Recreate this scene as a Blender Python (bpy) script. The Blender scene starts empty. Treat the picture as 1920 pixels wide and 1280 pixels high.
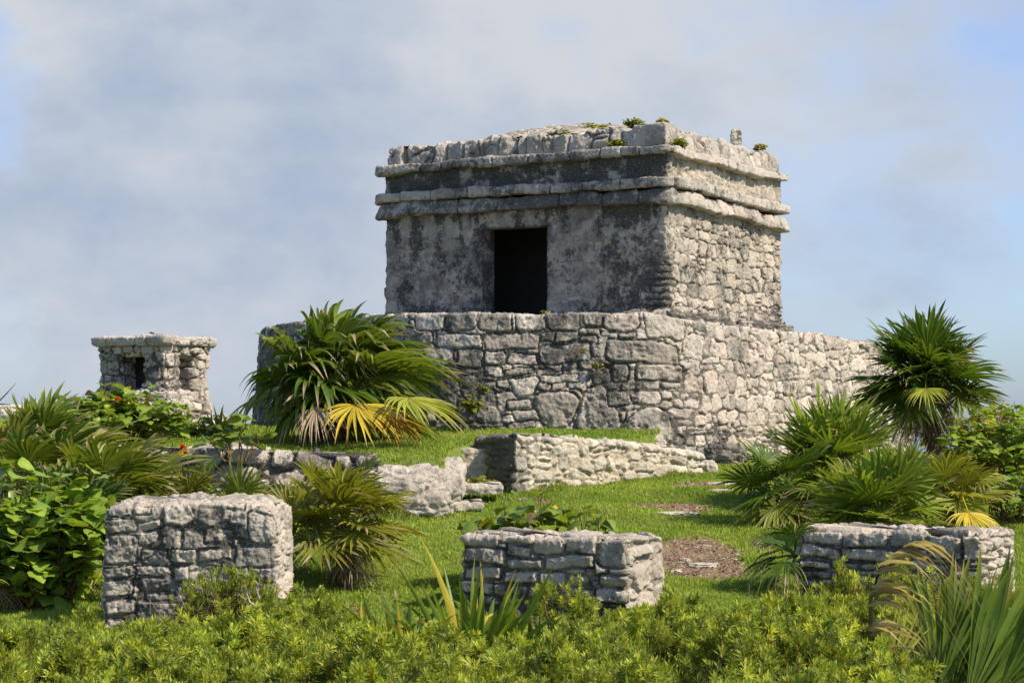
import bpy, math, random
import numpy as np
from mathutils import Vector
R_ = math.radians
scene = bpy.context.scene
col = scene.collection

# ------------------------------------------------------------------ camera
F, YH, CZ = 3900.0, 790.0, 1.6          # focal length and horizon in photo pixels, eye height
cam_d = bpy.data.cameras.new("camera")
cam = bpy.data.objects.new("camera", cam_d)
col.objects.link(cam)
cam.location = (0, 0, CZ)
cam.rotation_euler = (R_(90), 0, 0)
cam_d.sensor_width = 36
cam_d.lens = F / 1920 * 36
cam_d.shift_y = (YH - 640) / 1920
cam_d.clip_start = 0.1
cam_d.clip_end = 20000
scene.camera = cam

# ------------------------------------------------------------------ light
SUN_AZ, SUN_EL = R_(-25), R_(45)          # azimuth measured from +X towards +Y
sdir = Vector((math.cos(SUN_AZ) * math.cos(SUN_EL), math.sin(SUN_AZ) * math.cos(SUN_EL), math.sin(SUN_EL)))
sun_d = bpy.data.lights.new("sun", 'SUN')
sun_d.energy = 5.0
sun_d.angle = R_(0.6)
sun_d.color = (1.0, 0.90, 0.74)
sun = bpy.data.objects.new("sun", sun_d)
col.objects.link(sun)
sun.rotation_euler = sdir.to_track_quat('Z', 'Y').to_euler()

world = bpy.data.worlds.new("World")
scene.world = world
world.use_nodes = True
wn, wl = world.node_tree.nodes, world.node_tree.links
wn.clear()
w_out = wn.new('ShaderNodeOutputWorld')
bg = wn.new('ShaderNodeBackground')
bg.inputs['Strength'].default_value = 0.085
sky = wn.new('ShaderNodeTexSky')
sky.sky_type = 'NISHITA'
sky.sun_disc = False
sky.sun_elevation = SUN_EL
sky.sun_rotation = R_(90) - SUN_AZ
sky.air_density = 1.0
sky.dust_density = 1.0
tc = wn.new('ShaderNodeTexCoord')
SKY_TINT = (1.0, 1.27, 1.80, 1)            # the humid seaside air over the Nishita sky


def wmath(op, a, b=None, c=None):
    n = wn.new('ShaderNodeMath')
    n.operation = op
    for i, v in enumerate((a, b, c)):
        if v is None:
            continue
        if isinstance(v, (int, float)):
            n.inputs[i].default_value = v
        else:
            wl.new(v, n.inputs[i])
    return n.outputs[0]


def wnoise(scale, detail, rough, off=(0, 0, 0), dist=0.0, squash=(1, 1, 1.6)):
    m = wn.new('ShaderNodeMapping')
    m.inputs['Location'].default_value = off
    m.inputs['Scale'].default_value = squash
    wl.new(tc.outputs['Generated'], m.inputs['Vector'])
    n = wn.new('ShaderNodeTexNoise')
    n.inputs['Scale'].default_value = scale
    n.inputs['Detail'].default_value = detail
    n.inputs['Roughness'].default_value = rough
    n.inputs['Distortion'].default_value = dist
    wl.new(m.outputs[0], n.inputs['Vector'])
    return n


# the view direction warped by soft noise, so that cloud banks have torn edges
wv = wnoise(7.0, 5, 0.5, (1.3, 0.2, 4.1))
vm = wn.new('ShaderNodeVectorMath'); vm.operation = 'SUBTRACT'
wl.new(wv.outputs['Color'], vm.inputs[0]); vm.inputs[1].default_value = (.5, .5, .5)
vs = wn.new('ShaderNodeVectorMath'); vs.operation = 'SCALE'
wl.new(vm.outputs[0], vs.inputs[0]); vs.inputs['Scale'].default_value = 0.16
va = wn.new('ShaderNodeVectorMath'); va.operation = 'ADD'
wl.new(tc.outputs['Generated'], va.inputs[0]); wl.new(vs.outputs[0], va.inputs[1])


def bank(px, py, size, stretch=1.0):
    """A soft cloud bank around one direction of the sky, 0..1."""
    d = Vector(((px - 960) / F, 1, (YH - py) / F))
    sub = wn.new('ShaderNodeVectorMath'); sub.operation = 'SUBTRACT'
    wl.new(va.outputs[0], sub.inputs[0]); sub.inputs[1].default_value = d.normalized()
    sc = wn.new('ShaderNodeVectorMath'); sc.operation = 'MULTIPLY'
    wl.new(sub.outputs[0], sc.inputs[0]); sc.inputs[1].default_value = (1 / stretch, 1, 1)
    ln = wn.new('ShaderNodeVectorMath'); ln.operation = 'LENGTH'
    wl.new(sc.outputs[0], ln.inputs[0])
    q = wmath('DIVIDE', ln.outputs['Value'], size / F)
    q = wmath('MULTIPLY', q, q)
    return wmath('EXPONENT', wmath('MULTIPLY', q, -1.0))


def wsum(items):
    acc = None
    for b, w in items:
        t = wmath('MULTIPLY', b, w)
        acc = t if acc is None else wmath('ADD', acc, t)
    return acc


def wmix(fac, a, b):
    m = wn.new('ShaderNodeMix'); m.data_type = 'RGBA'; m.clamp_factor = True
    wl.new(fac, m.inputs[0])
    for i, v in ((6, a), (7, b)):
        if isinstance(v, tuple):
            m.inputs[i].default_value = (*v, 1)
        else:
            wl.new(v, m.inputs[i])
    return m.outputs[2]


n1 = wnoise(5.0, 6, 0.5, (0.7, 2.2, 0.4))
n2 = wnoise(12.0, 8, 0.56, (3.7, 1.2, 2.4))
cover = wmath('ADD', wmath('MULTIPLY', n1.outputs['Fac'], 1.3), wmath('MULTIPLY', n2.outputs['Fac'], 1.1))
cover = wmath('ADD', cover, wsum([(bank(1300, 80, 620, 1.6), .55), (bank(500, 60, 500, 1.4), .45), (bank(250, 420, 420, 1.2), .4), (bank(120, 620, 260, 1.5), .3),
                                  (bank(1700, 430, 330, 1.5), -.30), (bank(0, 130, 190, .7), -.45), (bank(430, 560, 230, 1.2), -.12), (bank(20, 640, 120, 1), -.2)]))
cover = wmath('MULTIPLY_ADD', cover, 1.5, -1.60)
dark = wmath('ADD', wmath('MULTIPLY', n1.outputs['Fac'], 0.25), wmath('MULTIPLY', n2.outputs['Fac'], 1.9))
dark = wmath('ADD', wmath('ADD', dark, -0.82), wsum([(bank(300, 330, 300, 1.9), .30), (bank(90, 300, 150, 1.3), .14), (bank(640, 330, 200, 1.6), .14), (bank(1100, 180, 260, 1.8), .12), (bank(950, 190, 130, 1.2), -.35), (bank(110, 90, 130, 1), -.3), (bank(1300, 60, 420, 1.6), -.3)]))
cloud = wmix(dark, (5.75, 6.05, 6.5), (3.1, 4.0, 5.6))
skyt = wn.new('ShaderNodeMix'); skyt.data_type = 'RGBA'; skyt.blend_type = 'MULTIPLY'; skyt.inputs[0].default_value = 1
wl.new(sky.outputs['Color'], skyt.inputs[6]); skyt.inputs[7].default_value = SKY_TINT
skyc = wmix(cover, skyt.outputs[2], cloud)
wl.new(skyc, bg.inputs['Color'])
wl.new(bg.outputs[0], w_out.inputs[0])

scene.view_settings.view_transform = 'Standard'
scene.view_settings.look = 'None'
scene.view_settings.exposure = 0.38
scene.view_settings.gamma = 1.0
scene.render.engine = 'CYCLES'
scene.cycles.max_bounces = 6
scene.cycles.transparent_max_bounces = 4

# ------------------------------------------------------------------ helpers


def P(px, py, Y):
    return np.array([(px - 960) / F * Y, Y, CZ - (py - YH) / F * Y])


def X(px, Y):
    return (px - 960) / F * Y


def hash3(ix, iy, iz, seed):
    h = (ix.astype(np.uint32) * np.uint32(374761393) + iy.astype(np.uint32) * np.uint32(668265263)
         + iz.astype(np.uint32) * np.uint32(2147483647) + np.uint32(seed * 1274126177 & 0xffffffff))
    h = (h ^ (h >> np.uint32(13))) * np.uint32(1274126177)
    h = (h ^ (h >> np.uint32(16))) * np.uint32(2246822519)
    h = h ^ (h >> np.uint32(15))
    return (h & np.uint32(0xffffff)).astype(np.float32) / np.float32(0xffffff)


def noise3(p, seed=0):
    p = np.asarray(p, np.float32)
    i = np.floor(p).astype(np.int64)
    f = p - i
    f = f * f * f * (f * (f * 6 - 15) + 10)
    x, y, z = i[..., 0], i[..., 1], i[..., 2]
    fx, fy, fz = f[..., 0], f[..., 1], f[..., 2]
    o = 0
    for dx in (0, 1):
        wx = fx if dx else 1 - fx
        for dy in (0, 1):
            wy = fy if dy else 1 - fy
            for dz in (0, 1):
                wz = fz if dz else 1 - fz
                o = o + hash3(x + dx, y + dy, z + dz, seed) * wx * wy * wz
    return o * 2 - 1


def fbm(p, freq, octv=4, gain=.5, seed=0):
    p = np.asarray(p, np.float32)
    o, a, s = 0, 1.0, 0
    for k in range(octv):
        o = o + a * noise3(p * freq + 17.3 * k, seed + k * 7)
        s += a
        a *= gain
        freq *= 2.03
    return o / s


def smooth(x, a, b):
    t = np.clip((x - a) / (b - a), 0, 1)
    return t * t * (3 - 2 * t)


def tag(o, label=None, cat=None, group=None, kind=None):
    for k, v in (('label', label), ('category', cat), ('group', group), ('kind', kind)):
        if v:
            o[k] = v
    return o


def thing(name, loc, label, cat, group=None):
    o = bpy.data.objects.new(name, None)
    o.empty_display_size = .2
    col.objects.link(o)
    o.location = loc
    return tag(o, label, cat, group)


def build(name, V, faces, mat, parent=None, smooth_=True, attrs=None, colr=None):
    """One mesh object from numpy arrays; V is in world space."""
    V = np.asarray(V, np.float32).reshape(-1, 3)
    if parent is not None:
        pl = parent.location
        if parent.parent is not None:
            pl = pl + parent.parent.location
        V = V - np.array(pl, np.float32)
    if not isinstance(faces, (list, tuple)):
        faces = [faces]
    faces = [np.asarray(f, np.int32) for f in faces if len(f)]
    me = bpy.data.meshes.new(name)
    me.vertices.add(len(V))
    me.vertices.foreach_set('co', V.ravel())
    loops = np.concatenate([f.ravel() for f in faces])
    tot = np.concatenate([np.full(len(f), f.shape[1], np.int32) for f in faces])
    st = np.concatenate([[0], np.cumsum(tot)[:-1]]).astype(np.int32)
    me.loops.add(len(loops))
    me.loops.foreach_set('vertex_index', loops)
    me.polygons.add(len(tot))
    me.polygons.foreach_set('loop_start', st)
    me.polygons.foreach_set('loop_total', tot)
    me.polygons.foreach_set('use_smooth', np.full(len(tot), smooth_, bool))
    me.update(calc_edges=True)
    for k, a in (attrs or {}).items():
        at = me.attributes.new(k, 'FLOAT', 'POINT')
        at.data.foreach_set('value', np.asarray(a, np.float32).ravel())
    if colr is not None:
        c = np.ones((len(V), 4), np.float32)
        c[:, :3] = colr
        at = me.attributes.new('tone', 'FLOAT_COLOR', 'POINT')
        at.data.foreach_set('color', c.ravel())
    me.materials.append(mat)
    o = bpy.data.objects.new(name, me)
    col.objects.link(o)
    if parent is not None:
        o.parent = parent
    return o


class Bag:
    """Collects vertices, faces and colours for one mesh."""
    def __init__(s):
        s.V, s.Q, s.T, s.C, s.n = [], [], [], [], 0

    def add(s, V, quads=None, tris=None, c=None):
        V = np.asarray(V, np.float32).reshape(-1, 3)
        if quads is not None and len(quads):
            s.Q.append(np.asarray(quads) + s.n)
        if tris is not None and len(tris):
            s.T.append(np.asarray(tris) + s.n)
        c = np.asarray(c if c is not None else (.5, .5, .5), np.float32)
        s.C.append(np.broadcast_to(c, V.shape).reshape(-1, 3))
        s.V.append(V)
        s.n += len(V)

    def build(s, name, mat, parent=None, smooth_=True):
        f = []
        if s.Q: f.append(np.concatenate(s.Q))
        if s.T: f.append(np.concatenate(s.T))
        return build(name, np.concatenate(s.V), f, mat, parent, smooth_, colr=np.concatenate(s.C))


def grid_quads(nv, nu, base=0):
    i = np.arange(nv * nu).reshape(nv, nu)
    return np.stack([i[:-1, :-1], i[:-1, 1:], i[1:, 1:], i[1:, :-1]], -1).reshape(-1, 4) + base


def tube(bag, pts, rad, c, k=5):
    pts = np.asarray(pts, float)
    n = len(pts)
    rad = np.broadcast_to(np.asarray(rad, float), (n,))
    d = np.gradient(pts, axis=0)
    d /= np.linalg.norm(d, axis=1, keepdims=True) + 1e-9
    ref = np.where(np.abs(d[:, 2:3]) > .9, np.array([[1., 0, 0]]), np.array([[0, 0, 1.]]))
    a = np.cross(d, ref); a /= np.linalg.norm(a, axis=1, keepdims=True) + 1e-9
    b = np.cross(d, a)
    th = np.arange(k) / k * 2 * math.pi
    V = pts[:, None] + rad[:, None, None] * (a[:, None] * np.cos(th)[None, :, None] + b[:, None] * np.sin(th)[None, :, None])
    i = np.arange(n * k).reshape(n, k)
    j = np.roll(i, -1, 1)
    q = np.stack([i[:-1], j[:-1], j[1:], i[1:]], -1).reshape(-1, 4)
    c = np.asarray(c, float)
    cc = np.repeat(np.broadcast_to(c, (n, 3)), k, 0) if c.ndim <= 2 else c
    bag.add(V, q, None, cc)


# ------------------------------------------------------------------ materials
def new_mat(name):
    m = bpy.data.materials.new(name)
    m.use_nodes = True
    nt = m.node_tree
    nt.nodes.clear()
    return m, nt.nodes, nt.links


class NT:
    def __init__(s, name):
        s.m, s.n, s.l = new_mat(name)
        s.tc = s.n.new('ShaderNodeTexCoord')

    def put(s, sock, v):
        if isinstance(v, (int, float)):
            sock.default_value = v
        elif isinstance(v, tuple):
            sock.default_value = (*v, 1) if len(v) == 3 and sock.type == 'RGBA' else v
        else:
            s.l.new(v, sock)

    def noise(s, scale, detail=5, rough=.55, off=0.0, dist=0.0, vec=None):
        n = s.n.new('ShaderNodeTexNoise')
        n.inputs['Scale'].default_value = scale
        n.inputs['Detail'].default_value = detail
        n.inputs['Roughness'].default_value = rough
        n.inputs['Distortion'].default_value = dist
        v = vec or s.tc.outputs['Object']
        if off:
            m = s.n.new('ShaderNodeMapping')
            m.inputs['Location'].default_value = (off, off * 1.7, off * .6)
            s.l.new(v, m.inputs[0]); v = m.outputs[0]
        s.l.new(v, n.inputs['Vector'])
        return n.outputs['Fac']

    def voro(s, scale, feature='F1'):
        n = s.n.new('ShaderNodeTexVoronoi')
        n.feature = feature
        n.inputs['Scale'].default_value = scale
        s.l.new(s.tc.outputs['Object'], n.inputs['Vector'])
        return n.outputs['Distance']

    def attr(s, name, out='Fac'):
        n = s.n.new('ShaderNodeAttribute')
        n.attribute_name = name
        return n.outputs[out]

    def math(s, op, a, b=None, c=None):
        n = s.n.new('ShaderNodeMath')
        n.operation = op
        for i, v in enumerate((a, b, c)):
            if v is not None:
                s.put(n.inputs[i], v)
        return n.outputs[0]

    def ramp(s, v, a, b, c0=0.0, c1=1.0):
        n = s.n.new('ShaderNodeMapRange')
        n.interpolation_type = 'SMOOTHSTEP'
        s.put(n.inputs[0], v)
        for i, x in enumerate((a, b, c0, c1)):
            n.inputs[i + 1].default_value = x
        return n.outputs[0]

    def mix(s, f, a, b, blend='MIX'):
        n = s.n.new('ShaderNodeMix')
        n.data_type = 'RGBA'
        n.blend_type = blend
        s.put(n.inputs[0], f)
        s.put(n.inputs[6], a)
        s.put(n.inputs[7], b)
        return n.outputs[2]

    def bsdf(s, colr, rough=.9, spec=.2, normal=None):
        b = s.n.new('ShaderNodeBsdfPrincipled')
        s.put(b.inputs['Base Color'], colr)
        s.put(b.inputs['Roughness'], rough)
        b.inputs['Specular IOR Level'].default_value = spec
        if normal is not None:
            s.l.new(normal, b.inputs['Normal'])
        return b.outputs[0]

    def bump(s, h, strength, dist):
        b = s.n.new('ShaderNodeBump')
        b.inputs['Strength'].default_value = strength
        b.inputs['Distance'].default_value = dist
        s.l.new(h, b.inputs['Height'])
        return b.outputs[0]

    def done(s, sh):
        o = s.n.new('ShaderNodeOutputMaterial')
        s.l.new(sh, o.inputs[0])
        return s.m


def stone_mat(name, c_lo, c_hi, c_pink, mortar, black=.5, fine=1.0, pinkness=.6):
    t = NT(name)
    tint, joint, stain_shade = t.attr('tint'), t.attr('joint'), t.attr('stain_shade')  # the last also carries light and shade painted on blocks and low wall
    base = t.mix(tint, c_lo, c_hi)
    pk = t.math('MULTIPLY', t.ramp(t.attr('pink'), .62, .9), pinkness)
    base = t.mix(t.math('MULTIPLY', pk, t.noise(5, 4, off=3.1)), base, c_pink)
    # broad mottling and bleached crusts
    base = t.mix(t.ramp(t.noise(2.3, 6, .6, off=8.0), .35, .7, 0, .28), base, t.mix(tint, (.21, .185, .145), (.31, .28, .225)))
    base = t.mix(t.ramp(t.noise(7 * fine, 7, .68, off=1.0), .50, .64, 0, .55), base, (.60, .53, .43))
    # mortar and earth in the joints
    base = t.mix(t.ramp(joint, .10, .9, .85, 0), base, mortar)
    # grey and black lichen crusts: own outlines, heavier where the stain attribute says
    lich = t.math('ADD', t.noise(1.9 * fine, 12, .74, off=5.0), t.math('MULTIPLY', t.math('SUBTRACT', stain_shade, .5), .42))
    lich = t.math('ADD', lich, t.math('MULTIPLY', t.math('SUBTRACT', .5, tint), .09))
    base = t.mix(t.ramp(lich, .47, .60, 0, .6), base, (.105, .10, .088))
    lich2 = t.math('ADD', t.math('MULTIPLY_ADD', t.noise(3.1 * fine, 6, .6, off=7.7), .45, t.math('MULTIPLY', t.noise(13 * fine, 12, .82, off=2.0), .55)), t.math('MULTIPLY', t.math('SUBTRACT', stain_shade, .5), .45))
    lich2 = t.math('ADD', lich2, t.math('MULTIPLY', t.math('SUBTRACT', .85, joint), .075))      # crusts gather along the joints
    base = t.mix(t.ramp(lich2, .50, .57, 0, black + .42), base, (.026, .026, .024))
    # small solution pits
    pit = t.math('MULTIPLY', t.ramp(t.voro(46 * fine), .10, .26, 1, 0), t.ramp(t.noise(6, 3, off=4.4), .42, .62))
    base = t.mix(t.math('MULTIPLY', pit, .7), base, (.03, .028, .025))
    base = t.mix(t.ramp(t.noise(70 * fine, 3, .6), .35, .75, .0, .30), base, (.58, .52, .44))
    h = t.math('ADD', t.math('MULTIPLY', t.noise(34 * fine, 8, .68), 1.0), t.math('MULTIPLY', pit, -.45))
    h = t.math('ADD', h, t.math('MULTIPLY', t.noise(11 * fine, 6, .6, off=6), 1.6))
    return t.done(t.bsdf(base, .93, .15, t.bump(h, .9, .022 / fine)))


M = {}
M['temple'] = stone_mat('weathered limestone plaster', (.29, .25, .19), (.50, .435, .335), (.50, .37, .29), (.11, .095, .07), black=.5)
M['wall'] = stone_mat('rough limestone masonry', (.33, .28, .22), (.62, .545, .44), (.60, .42, .34), (.10, .085, .06), black=.45)
M['pale'] = stone_mat('pale cream limestone', (.44, .39, .29), (.64, .58, .45), (.6, .5, .36), (.42, .35, .22), black=.25)
M['block'] = stone_mat('pitted grey limestone', (.29, .25, .195), (.55, .475, .375), (.50, .37, .28), (.20, .17, .125), black=.5, fine=1.5)
M['cornice'] = stone_mat('pinkish limestone slab', (.36, .32, .265), (.50, .45, .38), (.52, .38, .31), (.13, .115, .09), black=.4, pinkness=.8)


def plain_mat(name, colr, rough=1.0):
    t = NT(name)
    return t.done(t.bsdf(t.mix(t.noise(6, 5), colr, tuple(c * .6 for c in colr)), rough, .1))


M['dark'] = plain_mat('dark interior shade', (.10, .092, .08))  # dark colour put in as the shade of the interiors


def leaf_mat(name, trans=.35, rough=.42, spec=.35, nscale=30):
    t = NT(name)
    c = t.attr('tone', 'Color')
    c = t.mix(t.ramp(t.noise(nscale, 4, .6), .3, .7, 0, .45), c, (.62, .66, .55), 'MULTIPLY')
    b = t.bsdf(c, rough, spec)
    tr = t.n.new('ShaderNodeBsdfTranslucent')
    t.put(tr.inputs[0], t.mix(1.0, c, (1.5, 1.45, .6), 'MULTIPLY'))
    mx = t.n.new('ShaderNodeMixShader')
    mx.inputs[0].default_value = trans
    t.l.new(b, mx.inputs[1]); t.l.new(tr.outputs[0], mx.inputs[2])
    return t.done(mx.outputs[0])


M['palm'] = leaf_mat('fan palm leaf', .32, .42, .32, 14)
M['leaf'] = leaf_mat('broad leaf', .32, .38, .45, 25)
M['hedge'] = leaf_mat('fine bay cedar leaf', .33, .5, .3, 9)
M['grass'] = leaf_mat('lawn blade', .35, .55, .25, 5)
M['petal'] = leaf_mat('petal', .3, .5, .3, 40)


def bark_mat():
    t = NT('bark and dry fibre')
    c = t.attr('tone', 'Color')
    n = t.noise(60, 5, .6)
    c = t.mix(t.ramp(n, .3, .7, 0, .6), c, (.5, .45, .4), 'MULTIPLY')
    return t.done(t.bsdf(c, .9, .15, t.bump(n, .6, .01)))


M['bark'] = bark_mat()


def ground_mat():
    t = NT('turf and earth')
    soil = t.attr('soil')
    g = t.mix(t.noise(1.6, 6, .6), (.11, .155, .026), (.18, .20, .045))
    g = t.mix(t.ramp(t.noise(14, 6, .65, off=3), .55, .72, 0, .55), g, (.17, .14, .07))
    s = t.mix(t.noise(25, 8, .7), (.14, .085, .055), (.36, .25, .17))
    s = t.mix(t.ramp(t.noise(9, 6, .7, off=2), .56, .64), s, (.42, .36, .29))
    h = t.noise(40, 8, .7)
    return t.done(t.bsdf(t.mix(soil, g, s), .95, .1, t.bump(h, .8, .02)))


M['ground'] = ground_mat()


def sea_mat():
    t = NT('sea water')
    return t.done(t.bsdf(t.mix(t.noise(.02, 6), (.03, .16, .2), (.02, .10, .16)), .2, .5, t.bump(t.noise(.6, 8, .65), .4, .3)))


M['sea'] = sea_mat()

# ------------------------------------------------------------------ the lie of the land
FD = np.array([-.871, .491])             # along the temple's front, to the left and away
RD = np.array([.4913, .871])             # along its right side, away
C0 = np.array([2.231, 30.0])             # the temple's near corner
C1, C3 = C0 + 4.83 * FD, C0 + 4.37 * RD
C2 = C1 + 4.37 * RD

YL_X = np.array([-30, -4.6, -3.0, -1.55, -1.45, -.72, -.62, -.45, .03, 1.5, 1.9, 2.2, 9, 30])
YL_Y = np.array([22.4, 22.6, 22.75, 22.7, 22.2, 22.3, 23.7, 24.75, 23.85, 25.4, 26.6, 32, 60, 60])


def ground_z(x, y):
    x = np.asarray(x, float); y = np.asarray(y, float)
    lawn = np.interp(y, [0, 8, 11, 14, 15.6, 17, 19.5, 24, 27, 31, 36, 45, 60, 110, 2000], [-.6, -.35, -.17, -.04, 0, .07, .32, .83, 1.0, 1.15, 1.1, .2, -3.5, -10.6, -12.5])
    lawn = lawn - .10 * smooth(x, 3.5, 6.5) * smooth(y, 15, 20) * (1 - smooth(y, 30, 40))
    terr = np.interp(y, [20, 22.5, 24, 27.2, 31, 36, 45, 60, 110, 2000], [1.15, 1.2, 1.32, 1.48, 1.5, 1.3, .3, -3.5, -10.6, -12.5])
    terr = terr + .10 * smooth(-x, 2.5, 5) * smooth(y, 24, 27)*(1 - smooth(y, 33, 40))
    k = smooth(y - np.interp(x, YL_X, YL_Y), -.05, .25)
    z = lawn * (1 - k) + np.maximum(lawn, terr) * k
    p = np.stack([x, y, 0 * x], -1)
    near = (1 - smooth(y, 40, 70))
    return z + near * (.035 * noise3(p * .9, 3) + .012 * noise3(p * 3.1, 4))


def gz(x, y):
    return float(ground_z(np.array([x]), np.array([y]))[0])


def soil_mask(x, y):
    p = np.stack([x, y, 0 * x], -1)
    w = .50 * fbm(p, 1.5, 5, .6, 21)
    def ell(cx, cy, rx, ry):
        return 1 - np.sqrt(((x - cx) / rx) ** 2 + ((y - cy) / ry) ** 2)
    m = np.maximum.reduce([ell(1.78, 19.6, .48, 1.45), ell(1.75, 22.6, .5, .30), ell(.27, 23.0, .22, .25), ell(2.4, 24.5, .5, .3), ell(-1.5, 16.6, .35, .5), ell(5.6, 24, .5, .5)])
    return smooth(m + w, .0, .22)


xs = np.concatenate([-np.geomspace(3000, 6.6, 40), np.arange(-6.5, 7.3, .06), np.geomspace(7.4, 3000, 40)])
ys = np.concatenate([[-60, -30, -10, 0, 4, 7], np.arange(8.5, 33, .06), np.geomspace(33.2, 130, 40), [200, 400, 1000, 3000, 6000]])
gx, gy = np.meshgrid(xs, ys)
gV = np.stack([gx, gy, ground_z(gx, gy)], -1)
g = build('ground', gV, grid_quads(len(ys), len(xs)), M['ground'], attrs={'soil': soil_mask(gx, gy)})
tag(g, 'grassy ground sloping up to the temple platform', 'ground', kind='structure')
sv = np.array([[-8000, 70, -9.6], [8000, 70, -9.6], [8000, 9000, -9.6], [-8000, 9000, -9.6]])
tag(build('sea', sv, np.array([[0, 1, 2, 3]]), M['sea']), 'sea beyond the cliff behind the temple', 'sea', kind='structure')


# ------------------------------------------------------------------ masonry
def round_poly(pts, r, closed=True, k=4):
    pts = np.asarray(pts, float)
    out = []
    n = len(pts)
    for i in range(n):
        if not closed and i in (0, n - 1):
            out.append(pts[i]); continue
        a, b, c = pts[i - 1], pts[i], pts[(i + 1) % n]
        la, lc = np.linalg.norm(a - b), np.linalg.norm(c - b)
        ra = min(r, la * .45, lc * .45)
        p0, p1 = b + (a - b) / la * ra, b + (c - b) / lc * ra
        for t in np.linspace(0, 1, k):
            out.append((1 - t) ** 2 * p0 + 2 * t * (1 - t) * b + t * t * p1)
    return np.array(out)


def mitres(poly, closed):
    n = len(poly)
    e = np.roll(poly, -1, 0) - poly
    L = np.linalg.norm(e, axis=1, keepdims=True)
    nrm = np.stack([e[:, 1], -e[:, 0]], 1) / np.maximum(L, 1e-9)
    prev = np.roll(nrm, 1, 0)
    if not closed:
        prev[0] = nrm[0]
        nrm[-1] = prev[-1]
    m = nrm + prev
    m /= np.maximum((m * nrm).sum(1, keepdims=True), .25)
    return m


def layout(umax, v0, v1, hr, wr, rng, split=.2):
    st, v = [], v0
    while v < v1 - 1e-4:
        h = rng.uniform(*hr)
        if v1 - v - h < hr[0] * .6:
            h = v1 - v
        u = -rng.uniform(0, wr[1])
        while u < umax:
            w = rng.uniform(*wr) * (1.0 if rng.random() < .7 else .55)
            if rng.random() < split and h > hr[0] * 1.1:
                f = rng.uniform(.35, .65)
                st.append((u + w / 2, v + h * f / 2, w / 2, h * f / 2))
                if rng.random() < .5:
                    st.append((u + w / 2, v + h * (1 + f) / 2, w / 2, h * (1 - f) / 2))
                else:
                    q = rng.uniform(.35, .65)
                    st.append((u + w * q / 2, v + h * (1 + f) / 2, w * q / 2, h * (1 - f) / 2))
                    st.append((u + w * (1 + q) / 2, v + h * (1 + f) / 2, w * (1 - q) / 2, h * (1 - f) / 2))
            else:
                dv = rng.normal(0, .06) * h
                st.append((u + w / 2, v + h / 2 + dv, w / 2, h / 2))
            u += w
        v += h
    return st


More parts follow.
